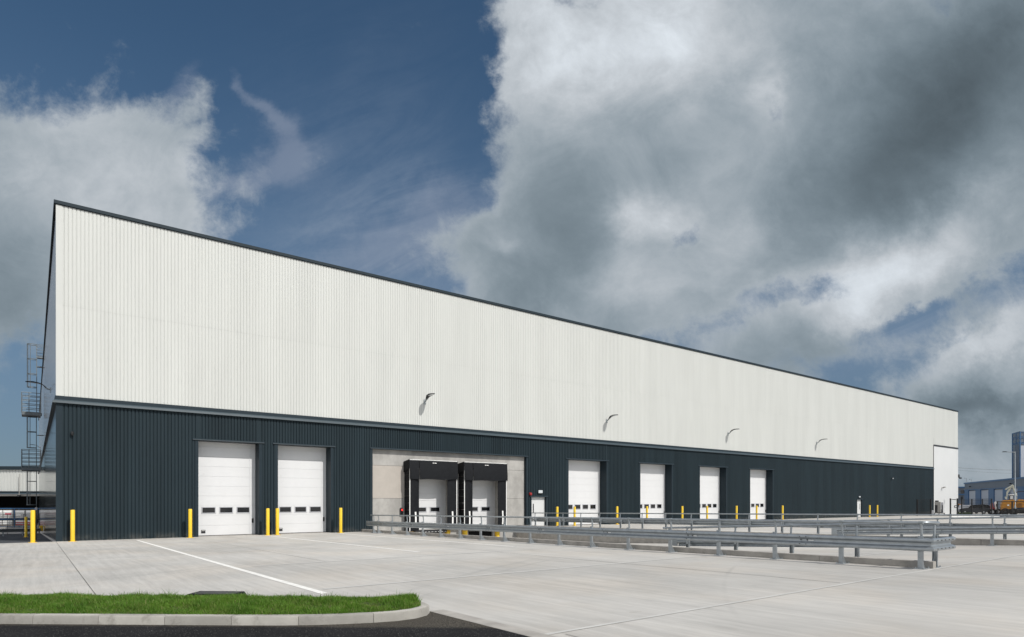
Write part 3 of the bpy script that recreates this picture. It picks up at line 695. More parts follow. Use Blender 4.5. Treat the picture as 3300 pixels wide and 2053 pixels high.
m = MB(); m.tube([(LEN, -0.1, 6.2), (LEN + .35, -0.2, 6.2)], .04, 8); m.bbox(LEN + .15, LEN + .75, -.35, -.1, 5.75, 6.0, .03); m.bbox(LEN, LEN + .2, -.2, 0, 5.95, 6.5, .02); m.build('corner_camera', 'black_metal', WH)

# dock recess: precast concrete face with two docks
CY = 0.25
x0, x1, zt = DOCK
surround(x0, x1, zt, CY, floor=-1.5, name='dock_surround', ext=0.18, trim=0.14)
OP = [(20.15, 23.42), (24.68, 27.92)]; OT = 3.9
def cpanel(xa, xb, za, zb, m='concrete_wall', y=CY):
    if xb - xa < .02 or zb - za < .02: return
    mb.bbox(xa + .006, xb - .006, y, y + 0.2, za + .006, zb - .006, 0.008)
mb = MB()
cpanel(x0, x1, 4.48, zt + .02)
for xa, xb in ((x0, OP[0][0]), (OP[0][1], OP[1][0]), (OP[1][1], x1)):
    if xa != x0: cpanel(xa, xb, 2.23, 4.48)
    cpanel(xa, xb, -0.06, 2.23)
for xa, xb in OP: cpanel(xa, xb, OT, 4.48)
cpanel(x0, OP[0][0] + .2, -1.7, -0.06)
for xa, xb in ((OP[0][1] - .5, OP[1][0] + .5), (OP[1][1] - .5, x1)): cpanel(xa, xb, -1.7, -0.06)
mb.build('dock_wall', 'concrete_wall', WH)
mb = MB(); cpanel(x0, OP[0][0], 2.23, 4.48); mb.build('smooth_panel', 'concrete_smooth', WH)
for (xa, xb) in OP:
    mb = MB(); mb.box(xa - .1, xa, CY + .2, 1.0, 0, OT); mb.box(xb, xb + .1, CY + .2, 1.0, 0, OT); mb.box(xa, xb, CY + .2, 1.0, OT, OT + .1); mb.box(xa - .05, xb + .05, CY + 0.01, 1.1, -0.25, -0.02)
    mb.build('dock_reveal', 'concrete_wall', WH)
    # door
    w = xb - xa; mb = MB(); z = 0.0
    while z < OT: mb.bbox(0, w, 0, 0.05, z, min(z + .52, OT) - .012, .006); z += .52
    mb.box(.02, w - .02, .02, .06, 0, OT - .02)
    d = mb.build('dock_door', 'door_white', WH, loc=(xa, 0.62, 0))
    for i in range(2):
        c = w / 2 - 0.42 + i * 1.12
        m = MB(); ww = .86; zl, zh = 1.22, 1.62
        for a, b, c0, d0 in ((c - ww / 2, c + ww / 2, zl, zl + .06), (c - ww / 2, c + ww / 2, zh - .06, zh), (c - ww / 2, c - ww / 2 + .06, zl + .06, zh - .06), (c + ww / 2 - .06, c + ww / 2, zl + .06, zh - .06)): m.bbox(a, b, -0.025, 0.01, c0, d0, 0.004)
        m.cur = 1; m.box(c - ww / 2 + .06, c + ww / 2 - .06, -.01, 0, zl + .06, zh - .06); m.build('window', ['frame_grey', 'glass_dark'], d)
    # leveller pit and lip
    mb = MB(); mb.box(xa + .45, xb - .45, CY + .15, 1.9, -1.6, -0.26); mb.build('leveller_pit', 'pit_black', WH)
    mb = MB(); mb.bbox(xa + .35, xb - .35, -0.12, CY, -0.22, -0.03, .01)
    mb.cur = 1
    for k in range(9): mb.box(xa + .55 + k * .27, xa + .7 + k * .27, -0.125, -0.121, -0.17, -0.15)
    mb.build('dock_leveller', ['black_metal', 'white_paint'], WH)
    for xc in (xa + .12, xb - .12):
        mb = MB(); mb.bbox(xc - .19, xc + .19, CY - .16, CY, -0.85, -0.10, .02); mb.cur = 1; mb.bbox(xc - .13, xc + .13, CY - .20, CY - .16, -0.75, -0.2, .01)
        mb.build('dock_bumper', ['yellow_old', 'yellow_paint'], WH)
# the shelters
for (xa, xb) in ((19.79, 23.66), (24.28, 28.17)):
    e = empty('dock_shelter', (xa, 0, 0)); e.parent = WH; w = xb - xa; yf, yb = -0.55, CY
    m = MB()
    # folded side bellows
    for k in range(9):
        for xx in (0.0, w - 0.10):
            m.bbox(xx + .02, xx + .08, yf + .03, yb, -0.05 + k * .49, .43 + k * .49, .012)
    m.box(0.04, w - 0.04, yf + .04, yb, 4.42, 4.46)
    m.build('bellows', 'rubber_black', e)
    m = MB(); m.box(0.0, .05, yf - .012, yf + .02, -.05, 4.86); m.box(w - .05, w, yf - .012, yf + .02, -.05, 4.86); m.box(0.0, w, yf - .012, yf + .02, 4.86, 4.92)
    m.build('edge_frame', 'white_paint', e)
    for s, xx0, xx1 in ((0, .05, .78), (1, w - .78, w - .05)):
        m = MB(); nseg = 8; vs = []
        for k in range(nseg + 1):
            z = -.02 + (4.8 + .02) * k / nseg
            for j, x in enumerate((xx0, (xx0 + xx1) / 2, xx1)):
                vs.append((x, yf + (.015 if j != 1 else -.012) + (.05 * (j == (2 if s == 0 else 0))), z))
        fs = [(k * 3 + j, k * 3 + j + 1, k * 3 + 4 + j, k * 3 + 3 + j) for k in range(nseg) for j in range(2)]
        vs2 = [(x, y + .02, z) for x, y, z in vs]; o_ = len(vs)
        fs += [(d_ + o_, c_ + o_, b_ + o_, a_ + o_) for a_, b_, c_, d_ in fs]
        m.add(vs + vs2, fs); m.build('curtain', 'rubber_black', e, fix=False)
    # hood curtain, bulging outwards to the bottom, with side laps and slits
    m = MB()
    top, bot = 4.87, 3.56
    secs = [(-0.02, .72, 0), (.74, w - .74, 1), (w - .72, w + .02, 0)]
    for a, b, q in secs:
        vs = []
        for k in range(7):
            t = k / 6; z = top + (bot + (0 if q else .02) - top) * t; yy = yf - .03 - .07 * math.sin(t * 1.9) - (.03 if q else 0)
            for j in range(5):
                x = a + (b - a) * j / 4; vs.append((x, yy - (.035 * t * math.sin(math.pi * j / 4) if q else .02 * t * (j in (0, 4))), z - .02 * math.sin(3 * x)*t))
        fs = [(k * 5 + j, k * 5 + j + 1, k * 5 + 6 + j, k * 5 + 5 + j) for k in range(6) for j in range(4)]
        m.add(vs, fs); m.add([(x, y + .012, z) for x, y, z in vs], [f[::-1] for f in fs])
    # side cheeks of the hood
    for xx in (-.035, w + .035):
        m.prism([(yb, 4.78), (yf - .02, 4.93), (yf - .05, 4.30), (yb, 4.05)], 'x', xx - .012, xx + .012)
    m.prism([(yb, 4.80), (yf - .03, 4.925), (yf - .03, 4.935), (yb, 4.82)], 'x', -.03, w + .03)
    m.build('hood', 'rubber_black', e, smooth=False, fix=False)
    m = MB(); m.bbox(0, w, yf - .05, yf - .035, 4.90, 4.935, .003); m.build('hood_edge', 'white_paint', e)
    m = MB()
    for a, b in ((-.16, -.03), (0, .17)): m.bbox(w / 2 + a, w / 2 + b, yf - .105, yf - .095, 4.70, 4.745, .003)
    m.build('maker_label', 'white_paint', e)
    for xx in (.46, w - .40):
        m = MB()
        for k in range(4): m.add([(xx - .06 + .02 * math.sin(k * .9), yf - .03, .25 + k * .26), (xx + .06 + .02 * math.sin(k * .9), yf - .03, .25 + k * .26), (xx + .06 + .02 * math.sin((k + 1) * .9), yf - .035, .51 + k * .26), (xx - .06 + .02 * math.sin((k + 1) * .9), yf - .035, .51 + k * .26)], [(0, 1, 2, 3)])
        o = m.build('guide_strip', 'white_paint', e, fix=False)
        md = o.modifiers.new('s', 'SOLIDIFY'); md.thickness = .006; md.offset = 0
# traffic lights of the docks
for x in (19.55, 24.0):
    e = empty('signal_light', (x, CY, 1.30)); e.parent = WH
    m = MB(); m.bbox(-.10, .10, -.14, 0, -.28, .28, .03); m.tube([(0, -.14, .13), (0, -.22, .13)], .085, 14, False); m.build('housing', 'black_metal', e)
    m = MB(); m.tube([(0, -.13, .13), (0, -.155, .13)], .075, 16); m.build('red_lamp', 'red_light', e)
    m = MB(); m.tube([(0, -.13, -.12), (0, -.15, -.12)], .07, 16); m.build('green_lamp', 'glass_dark', e)

# access ladder with cages and two landings on the gable
LY = 44.7
L = empty('access_ladder', (0, LY, 0)); L.parent = WH
def rail_box(name, x0, x1, y0, y1, z, h):
    m = MB(); m.box(x0, x1, y0, y1, z - .28, z - .10); m.box(x0 + .03, x1 + .1, y0 + .03, y1 - .03, z - .09, z)
    m.build(name, 'ladder_steel', L)
    m = MB()
    for k in range(5):
        zz_ = z + h * (0.14 + .215 * k)
        m.tube([(x1, y0, zz_), (x0, y0, zz_), (x0, y1, zz_), (x1, y1, zz_)], .036, 6)
    for x, y in ((x0, y0), (x0, y1), (x1, y0), (x1, y1), ((x0 * .62 + x1 * .38), y0), (x0, (y0 + y1) / 2)): m.tube([(x, y, z), (x, y, z + h)], .042, 6)
    m.build('handrail', 'ladder_steel', L)
rail_box('landing', -1.85, -.25, -1.2, 1.2, 11.3, 2.05); rail_box('landing', -1.85, -.25, -1.2, 1.2, 5.5, 1.9)
def ladder(xr, yo, z0, z1, cage):
    m = MB()
    for y in (yo - .22, yo + .22): m.box(xr - .03, xr + .04, y - .05, y + .05, z0, z1)
    z = z0 + .2
    while z < z1: m.tube([(xr, yo - .22, z), (xr, yo + .22, z)], .015, 6); z += .3
    m.build('stiles', 'ladder_steel', L)
    m = MB()
    for zc in cage:
        m.tube([(xr, yo - .3, zc)] + [(xr - .42 - .38 * math.sin(math.pi * k / 10) if 0 < k < 10 else xr - .3, yo - .40 * math.cos(math.pi * k / 10), zc) for k in range(0, 11)] + [(xr, yo + .3, zc)], .038, 6)
    for k in (1, 3, 5, 7, 9):
        x = xr - .42 - .38 * math.sin(math.pi * k / 10); y = yo - .40 * math.cos(math.pi * k / 10); m.tube([(x, y, cage[0]), (x, y, cage[-1])], .032, 6)
    m.build('cage', 'ladder_steel', L)
ladder(-.60, 0, 11.2, 18.7, [14.1, 15.5, 17.1, 18.65]); ladder(-.62, .5, 5.4, 11.3, [7.7, 9.4, 11.0]); ladder(-.62, 0, -1.6, 5.5, [1.6, 2.9, 4.1, 5.2])
m = MB()
for z in (17.55, 17.85, 18.15, 18.45, 18.68): m.tube([(-.6, -.3, z), (.6, -.3, z)], .025, 6); m.tube([(-.6, .3, z), (.6, .3, z)], .025, 6)
m.box(-.55, .5, -.35, .35, 17.25, 17.4); m.box(-.55, 0.0, -.3, .3, 16.3, 16.36); m.box(-.55, 0.0, -.3, .3, 9.0, 9.06); m.box(-.55, 0.0, -.3, .3, 3.0, 3.06)
m.build('roof_walkway', 'ladder_steel', L)

# ------------------------------------------------------------------ bollards
def make_bollard():
    e = empty('bollard')
    m = MB(); n = 24
    m.tube([(0, 0, 0.01), (0, 0, 1.575), (0, 0, 1.60), (0, 0, 1.605)], [.097, .097, .085, .02], n); m.build('post', 'yellow_paint', e, smooth=True)
    m = MB(); m.bbox(-.17, .17, -.17, .17, 0, .016, .004); m.build('base_plate', 'yellow_paint', e)
    for x in (-.13, .13):
        for y in (-.13, .13): m = MB(); m.tube([(x, y, .016), (x, y, .04)], .014, 6); m.build('bolt', 'bolt_steel', e)
    return e
BL = [(-0.93, -0.35, 'yellow bollard in front of the left corner of the warehouse, half past the gable'),
      (0.68, -0.55, 'yellow bollard against the charcoal wall just right of the left corner'),
      (6.04, -0.75, 'yellow bollard left of the leftmost tall white door'),
      (10.20, -0.85, 'left one of the two close yellow bollards between the first two white doors'),
      (10.76, -0.85, 'right one of the close bollard pair, overlapping the left edge of the second white door'),
      (14.72, -0.85, 'yellow bollard right of the second white door, before the guardrail starts'),
      (33.14, -0.8, 'yellow bollard right of the small white side door beside the docks'),
      (35.07, -0.8, 'yellow bollard in front of the left edge of the white door nearest the docks'),
      (40.18, -0.8, 'yellow bollard right of the first white door beyond the docks'),
      (44.13, -0.8, 'yellow bollard in front of the second white door beyond the docks'),
      (49.29, -0.8, 'yellow bollard right of the second white door beyond the docks'),
      (53.24, -0.8, 'yellow bollard in front of the third white door beyond the docks'),
      (58.37, -0.8, 'yellow bollard between the third and the farthest white door'),
      (62.16, -0.8, 'yellow bollard in front of the farthest white door'),
      (67.46, -0.8, 'yellow bollard right of the farthest white door'),
      (87.78 + .8, -1.2, 'left of two slim far bollards beside the distant side door'),
      (90.9, -1.2, 'right of two slim far bollards, farthest yellow bollard in view'),
      (-1.35, 23.0, 'shaded yellow bollard on the asphalt beside the gable, behind the sunlit one')]
b0 = make_bollard()
for i, (x, y, lb) in enumerate(BL):
    o = b0 if i == 0 else copy_tree(b0)
    o.location = (x, y, G(x, y) + (.004 if y > 0 else 0)); tag(o, lb, 'bollard', 'yellow bollards along the warehouse')

# ------------------------------------------------------------------ retaining walls beside the ramp
def retaining(xa, xb, name_label):
    m = MB(); N = 12; Y0, Y1 = -0.02, -33.5
    for k in range(N):
        ya = Y0 + (Y1 - Y0) * k / N; yb_ = Y0 + (Y1 - Y0) * (k + 1) / N
        if k: ya -= .006
        if k < N - 1: yb_ += .006
        z = lambda y: 0.013 * -y - 0.0025 * max(0, xa - 16)
        c = .012
        vs = []
        for y in (ya, yb_):
            t = z(y) + .17; b = min(Zr(y), z(y)) - .15
            vs += [(xa, y, b), (xb, y, b), (xb, y, t - c), (xb - c, y, t), (xa + c, y, t), (xa, y, t - c)]
        m.add(vs, [(0, 1, 2, 3, 4, 5), (11, 10, 9, 8, 7, 6)] + [(i, (i + 1) % 6, 6 + (i + 1) % 6, 6 + i) for i in range(6)])
    return tag(m.build('retaining_wall', 'concrete_kerb'), name_label, 'retaining wall')
retaining(16.50, 16.68, 'low concrete upstand wall under the near guardrail, on the left edge of the dock ramp')
retaining(29.55, 29.73, 'concrete retaining wall on the far right edge of the sunken dock ramp')

# ------------------------------------------------------------------ guardrails
def wprof(s=1):
    pts = [(.040, .156), (.078, .135), (.083, .110), (.083, .085), (.066, .066), (.006, .036), (.0, .016), (.0, -.016), (.006, -.036), (.066, -.066), (.083, -.085), (.083, -.110), (.078, -.135), (.040, -.156)]
    inner = [(a - .006, b) for a, b in pts]
    loop = pts + inner[::-1]
    return [(a * s, b) for a, b in loop]
def post_mesh(h, brace, bent):
    """C post with base plate; local: traffic side is -x"""
    m = MB(); t = .008
    m.box(-.035, .03, -.055, -.047, 0.015, h); m.box(-.035, .03, .047, .055, 0.015, h); m.box(-.035, -.027, -.047, .047, 0.015, h)
    m.box(-.085, -.045, -.045, .045, .46, .76)
    return m
def barrier(name, lab, near, far, s, yn0=-33.33, yf0=-33.3, sp=1.887, yA=-2.0):
    """near: x of the yard-side rail, far: x of the ramp-side rail; s=+1 when the ramp lies to +x of the near rail.
    Runs from the warehouse wall to a squared nose at y=-33.75 and back along the ramp to y=-25."""
    e = empty(name, (near, -33, G(near, -33))); org = Vector(e.location)
    zy = lambda y: 0.013 * -y - .0025 * max(0, near - 16)
    yN, yE = -33.6, -25.2
    off = .13
    pth = []
    nA = 9
    for k in range(nA + 1): y = yA + (yN - yA) * k / nA; pth.append(Vector((near - s * off, y, zy(y) + .60)))
    for k in range(4):
        y = yN + (yE - yN) * k / 3; pth.append(Vector((far + s * off, y, max(Zr(y), -9) + .62)))
    # beam: sections of 3.8 m lapping each other
    side = 1 if s > 0 else -1
    P = [p - org for p in pth]
    prof_ = wprof(1)
    # travel is towards -y; right hand of travel (-y) is -x
    segs = []
    m = MB(); pr_ = [(a * side, b) for a, b in prof_]
    m.sweep(P, pr_); b = m.build('beam', 'galvanised', e)
    # beam end pieces: flattened fishtails
    for p_, dy in ((P[0], .28), (P[-1], .28)):
        m = MB(); q = p_.copy(); out = -s if p_ is P[0] else s
        m.prism([(q.x, q.z + .156), (q.x + out * .03, q.z + .156), (q.x + out * .03, q.z - .156), (q.x, q.z - .156)], 'y', q.y + .001, q.y + dy)
        m.build('fishtail', 'galvanised', e)
    # bolts at laps
    m = MB(); 
    y = yA - 1.9
    while y > yN + .5:
        for zo, do in ((.1, .086), (-.1, .086), (0.0, .004), (.02, .02)):
            for dy_ in (-.09, .09):
                x = near - s * (off + do) - org.x; m.tube([(x, y + dy_ - org.y, zy(y) + .60 + zo - org.z), (x - s * .014, y + dy_ - org.y, zy(y) + .60 + zo - org.z)], .013, 6)
        y -= 3.8
    y = yN + .35
    while y < yE:
        for zo, do in ((.1, .086), (-.1, .086), (0, .004)):
            x = far + s * (off + do) - org.x; m.tube([(x, y - org.y, Zr(y) + .62 + zo - org.z), (x + s * .014, y - org.y, Zr(y) + .62 + zo - org.z)], .013, 6)
        y += 1.9
    for k in range(5):
        x = near - s * off + s * (.15 + k * .24) - org.x; 
        for zo in (.10, -.10): m.tube([(x, yN - .085 - org.y, zy(yN) + .6 + zo - org.z), (x, yN - .10 - org.y, zy(yN) + .6 + zo - org.z)], .013, 6)
    m.build('beam_bolts', 'bolt_steel', e)
    # lap lines: thin raised bands where sections overlap
    y = yA - 2.05
    while y > yN + .5:
        m = MB(); m.sweep([Vector((near - s * off, y, zy(y) + .60)) - org, Vector((near - s * off, y - .32, zy(y - .32) + .60)) - org], [(a * side * 1.0 + side * .004 * (1 if a > .0 else 1), b * 1.005) for a, b in prof_]); y -= 3.8
        m.build('beam_lap', 'galvanised', e)
    # handrail
    hp = []
    for k in range(nA + 1): y = yA + (yN + .42 - yA) * k / nA; hp.append(Vector((near + s * .02, y, zy(y) + 1.12)))
    r = .22; xa, xb = near + s * .02, far - s * .02
    y0 = yN + .15; 
    for a in (30, 60, 90): t = math.radians(a); hp.append(Vector((xa + s * r * (1 - math.cos(t)), y0 + r - r * math.sin(t), zy(y0) + 1.12)))
    for a in (0, 30, 60, 90): t = math.radians(a); hp.append(Vector((xb - s * r * (1 - math.sin(t)), y0 + r - r * math.cos(t), zy(y0) + 1.12 - .02)))
    for k in range(1, 4): y = y0 + .5 + (yE + .5 - y0 - .5) * k / 3; hp.append(Vector((xb, y, Zr(y) + 1.12)))
    m = MB(); m.tube([p - org for p in hp], .034, 12); m.build('handrail', 'galvanised', e, smooth=True)
    # posts
    pm = post_mesh(.80, True, False).build('post', 'galvanised'); pm.parent = e
    bm_ = MB(); bm_.bbox(-.12, .28, -.11, .11, 0, .015, .003); bm_.prism([(.04, .015), (.26, .015), (.04, .26)], 'y', -.006, .006)
    for bx_ in (-.09, .24):
        for by_ in (-.08, .08): bm_.tube([(bx_, by_, .015), (bx_, by_, .045)], .014, 6)
    bp = bm_.build('base_plate', 'galvanised', pm)
    hs_ = MB(); hs_.tube([(.05, 0, .55), (.05, 0, .86), (.035, 0, .98), (.02, 0, 1.10)], .03, 8); hb = hs_.build('handrail_stem', 'galvanised', pm, smooth=True)
    c_ = MB(); c_.tube([(.02, -.05, 1.12), (.02, .05, 1.12)], .042, 10); cb = c_.build('clamp', 'galvanised_dull', pm, smooth=True)
    first = True
    def place(x, y, z, flip):
        nonlocal first
        if first: o = pm; first = False
        else: o = copy_tree(pm, e)
        o.location = Vector((x, y, z)) - org; o.rotation_euler = (0, 0, math.pi if flip else 0)
    y = yn0
    while y < yA - .8:
        place(near, y, zy(y), s < 0); y += sp
    place(near, yA - .45, zy(yA - .45), s < 0)
    y = yf0
    while y < -25.3: place(far, y, Zr(y), s > 0); y += sp
    # reflectors
    m0 = None
    y = -31.6 + .9
    k = 0
    rm = MB(); rm.bbox(-.005, .005, -.07, .07, -.014, .014, .002); ro = rm.build('reflector', 'white_paint', e)
    fr_ = True
    while y < -3:
        o = ro if fr_ else ro.copy()
        if not fr_: col.objects.link(o); o.parent = e
        fr_ = False
        o.location = Vector((near - s * (off + .018), y, zy(y) + .60)) - org if True else None
        y += 3.8
    for y in (-32.0, -28.3, -26.4):
        o = ro.copy(); col.objects.link(o); o.parent = e; o.location = Vector((far + s * (off + .018) if s < 0 else far + s * (off + .018), y, Zr(y) + .62)) - org
    return tag(e, lab, 'guardrail', 'galvanised guardrails flanking the dock ramp')
barrier('guardrail', 'nearer galvanised guardrail with handrail, its squared nose end in the right foreground', 16.22, 17.2, 1)
barrier('guardrail', 'farther galvanised guardrail beyond the dock ramp, running out of the frame at right', 30.3, 29.3, -1, -33.2, -33.05, 1.9, -1.0)

# ------------------------------------------------------------------ left background
def zl(y): return -0.035 * min(max(y, 0), 97)
# crash barrier beside the gable
p0 = at(131, 1703, 68); p1 = at(-60, 1704, 56)
p0.z = -1.59 + .50; p1.z = -1.18 + .55
e = empty('crash_barrier', (p0.x, p0.y, -1.59)); org = Vector(e.location)
m = MB(); m.sweep([p1 - org, p0 - org], [(a, b) for a, b in wprof()]); m.build('beam', 'unit_pale', e)
m = MB(); m.bbox(-.12, .22, -.12, .12, .35, .95, .03); m.build('end_cap', 'yellow_old', e)
for t in (0.02, .35, .68):
    q = p0.lerp(p1, t) - org; m = MB(); m.box(q.x - .05, q.x + .05, q.y + .05, q.y + .17, q.z - .60, q.z + .18); m.build('post', 'galvanised_dull', e)
tag(e, 'low galvanised crash barrier with an orange end, left of the gable', 'barrier')
# post with a small head near the gable
q = Vector((-0.78, 7.3, zl(7.3)))
e = empty('bird_spike_post', q); e.name = 'charging_post'
m = MB(); m.box(-.035, .035, -.035, .035, 0, 1.75); m.build('pole', 'black_metal', e)
m = MB(); m.bbox(-.05, .07, -.06, .06, 1.76, 1.92, .01); m.build('head', 'frame_grey', e)
tag(e, 'thin black post with a small pale head standing beside the gable', 'post')

# mesh fence on the left
def mesh_fence(name, pts, h, lab, post_w=.06, wires=True, fence_h=None, dz=0.0, gapx=.05, cat='fence'):
    e = empty(name, pts[0]); org = Vector(pts[0])
    for i, p in enumerate(pts):
        p = Vector(p) - org; m = MB(); m.box(p.x - post_w / 2, p.x + post_w / 2, p.y - post_w / 2, p.y + post_w / 2, p.z, p.z + h); m.build('post', 'black_metal', e)
    if wires:
        for i in range(len(pts) - 1):
            a, b = Vector(pts[i]) - org, Vector(pts[i + 1]) - org; m = MB(); hh = (fence_h or h) - .1
            n = int(hh / .2)
            for k in range(n + 1): zz_ = .08 + hh * k / n; m.tube([a + Vector((0, 0, zz_)), b + Vector((0, 0, zz_))], .016, 4, False)
            L_ = (b - a).length; nn = int(L_ / gapx / 2.0)
            for k in range(nn + 1):
                p = a.lerp(b, k / nn); m.tube([p + Vector((0, 0, .08)), p + Vector((0, 0, .08 + hh))], .009, 4, False)
            m.build('mesh_panel', 'black_metal', e, fix=False)
    if cat == 'rail fence':
        m = MB(); m.tube([Vector(p) - org + Vector((0, 0, h - .06)) for p in pts], .05, 6); m.build('top_rail', 'black_metal', e); cat = 'fence'
    return tag(e, lab, cat)
lf = [at(x, 1600, 70) for x in (-60, 24, 76, 128)]
mesh_fence('mesh_fence', [(p.x, p.y, zl(p.y)) for p in lf], 2.3, 'thin black mesh fence behind the crash barrier at left', .05)

# white neighbouring warehouse
NB_ = empty('distribution_shed', at(-200, 1690, 134)); NB_.rotation_euler = (0, 0, RZ + .03); NB_.location.z = -3.42; NB_.scale = (1.457, 1.457, 1.457)
tag(NB_, 'low white ribbed warehouse with a dark open canopy bay at the left edge', 'warehouse')
mb = MB(); pts = []; x = -6.0; vs = []
prof = []
while x < 24: prof += [(x, 0), (x + .30, 0), (x + .34, .05), (x + .40, .05)]; x += .44
vs = [(a, b, z) for a, b in prof for z in (5.1, 8.25)]
mb.add(vs, [(2 * i, 2 * i + 2, 2 * i + 3, 2 * i + 1) for i in range(len(prof) - 1)]); mb.box(-6, 24, .1, 20, 5.1, 8.2)
mb.build('wall', 'white_cladding', NB_)
mb = MB(); mb.box(-6.2, 24.2, -.25, .2, 8.25, 8.75); mb.build('roof_edge', 'dark_trim', NB_)
mb = MB(); mb.box(-6.2, 24.2, -.3, 0, 4.75, 5.1); mb.build('canopy_beam', 'dark_trim', NB_)
mb = MB(); mb.box(-6.2, 24.2, -.1, 14, 4.42, 4.7); mb.build('canopy_soffit', 'unit_grey', NB_)
mb = MB(); mb.box(-6.2, 24.2, 13, 13.2, 0, 4.45); mb.box(-6.3, -6.2, 0, 13, 0, 4.4); mb.box(23.2, 24.2, 0, 13, 0, 8.3); mb.build('back_wall', 'pit_black', NB_)
m = MB(); m.bbox(9.3 + 2.45, 9.6 + 2.45, -.7, -.2, 4.3, 4.55, .05); m.build('canopy_lamp', 'black_metal', NB_)
m = MB(); m.cyl((11.82, -.3), .05, 4.3, 7.6, 8, .04); m.build('wall_pole', 'unit_grey', NB_)

# rack with wrapped goods
zr0 = -3.41
q = at(-30, 1690, 127)
RK = empty('storage_rack', (q.x, q.y, zr0)); RK.rotation_euler = (0, 0, RZ)
S = 127 / 2031
tag(RK, 'blue steel storage rack with two shelves, inside the open bay at left', 'rack')
def rx_(px): return (px + 30) * S
def rz_(py): return (1612 - py) * S + 2.1 - zr0
for px in (-20, 47, 112):
    m = MB(); m.box(rx_(px) - .06, rx_(px) + .06, -.1, 0, 0, rz_(1638)); m.box(rx_(px) - .06, rx_(px) + .06, 1.1, 1.2, 0, rz_(1638)); m.build('upright', 'blue_frame', RK)
for py in (1638.5, 1672.5, 1696):
    m = MB(); m.box(rx_(-24), rx_(116), -.12, -.02, rz_(py) - .06, rz_(py) + .06); m.box(rx_(-24), rx_(116), 1.12, 1.22, rz_(py) - .06, rz_(py) + .06); m.build('shelf_beam', 'blue_frame', RK)
m = MB(); m.box(rx_(-24), rx_(116), 0, 1.1, rz_(1672.5) - .02, rz_(1672.5) + .02); m.box(rx_(-24), rx_(116), 0, 1.1, rz_(1696) - .02, rz_(1696) + .02); m.build('shelf_board', 'timber', RK)
goods = [(-12, 7, 1672, 1643, 0, 'clear wrapped crate cut by the frame edge, upper shelf'), (10, 41, 1672, 1643, 1, 'wrapped crate with a pink label strip, upper shelf of the blue rack'), (49, 79, 1672, 1643, 2, 'silver wrapped crate beside the blue upright, upper shelf'), (83, 110, 1672, 1643, 0, 'pale wrapped crate behind the bollards, upper shelf'),
         (-12, 6, 1694.5, 1676, 0, 'grey wrapped crate at the frame edge, lower shelf'), (8, 40, 1694.5, 1676, 2, 'low grey and white wrapped crate, lower shelf, second from left'), (50, 81, 1694.5, 1676, 3, 'red and white banded crate on the lower shelf of the rack'), (85, 108, 1694.5, 1676, 3, 'small red crate behind the bollards on the lower shelf')]
for xa, xb, yb_, yt, k, lb in goods:
    b = Vector((rx_((xa + xb) / 2), .45, rz_(yb_) + .03)); wo = RK.matrix_basis @ b
    wpos = Matrix.Translation(RK.location) @ Matrix.Rotation(RZ, 4, 'Z') @ b
    e = empty('wrapped_crate', wpos, RZ); w = (xb - xa) * S; hgt = (yb_ - yt) * S - .06
    m = MB(); m.bbox(-w / 2, w / 2, -.45, .45, .12, hgt, .05); m.build('load', 'wrap_plastic', e)
    m = MB(); m.box(-w / 2, w / 2, -.45, .45, .08, .12)
    for xx in (-w / 2 + .06, 0, w / 2 - .06): m.box(xx - .05, xx + .05, -.45, .45, 0, .08)
    m.build('pallet', 'timber', e)
    m = MB(); m.box(-w / 2 + .04, w / 2 - .04, -.465, -.452, hgt * .72, hgt * .93); m.build('top_band', 'white_paint', e)
    if k == 1:
        m = MB(); m.box(-w * .3, w * .35, -.47, -.452, hgt * .45, hgt * .62); m.build('label_strip', 'wrap_red', e)
    if k == 3:
        m = MB(); m.box(-w * .48, w * .48, -.468, -.452, hgt * .52, hgt * .70); m.box(-w * .48, w * .48, -.468, -.452, hgt * .14, hgt * .34); m.build('red_band', 'wrap_red', e)
    if k == 2:
        m = MB(); m.box(-w * .44, w * .1, -.468, -.452, hgt * .35, hgt * .55); m.build('pale_band', 'white_paint', e)
    tag(e, lb, 'crate', 'wrapped crates on the blue rack')

# ------------------------------------------------------------------ right background
def TH(px): return math.atan((px - 1650) / 2031)
CT = math.cos(TH(3200))
# compound fence with gate
gz = lambda p: G(p.x, p.y)
def gp(px, z):
    p = at(px, 1612, z); return (p.x, p.y, G(p.x, p.y))
fp = [gp(2956, 92), gp(3000, 91)]
mesh_fence('mesh_fence', fp, 2.4, 'black mesh fence panel standing before the far end of the charcoal wall', .16)
mesh_fence('mesh_fence', [gp(3099, 90), gp(3132, 89.5), gp(3166, 89), gp(3196, 88)], 2.4, 'black mesh fence right of the far gate, in front of parked cars', .12, gapx=.06)
mesh_fence('mesh_fence', [gp(3214, 86), gp(3262, 85), gp(3310, 84), gp(3360, 83)], 2.05, 'lower black mesh fence in front of the orange machines at the right edge', .14, gapx=.05, cat='rail fence')
e = empty('mesh_gate', gp(3074, 90), RZ - TH(3074)); S9 = 90 / 2031 * CT
m = MB(); hw = 11.5 * S9
for x in (-hw, hw): m.box(x - .1, x + .1, -.06, .06, 0, 2.5)
m.build('gate_post', 'black_metal', e)
m = MB(); m.box(-hw + .13, hw - .13, -.03, .03, 2.30, 2.40); m.box(-hw + .13, hw - .13, -.03, .03, .05, .15); m.build('gate_rail', 'black_metal', e)
m = MB()
for k in range(11): m.tube([(-hw + .1, 0, .2 + k * .2), (hw - .1, 0, .2 + k * .2)], .008, 4, False)
m.build('gate_mesh', 'galvanised_dull', e, fix=False)
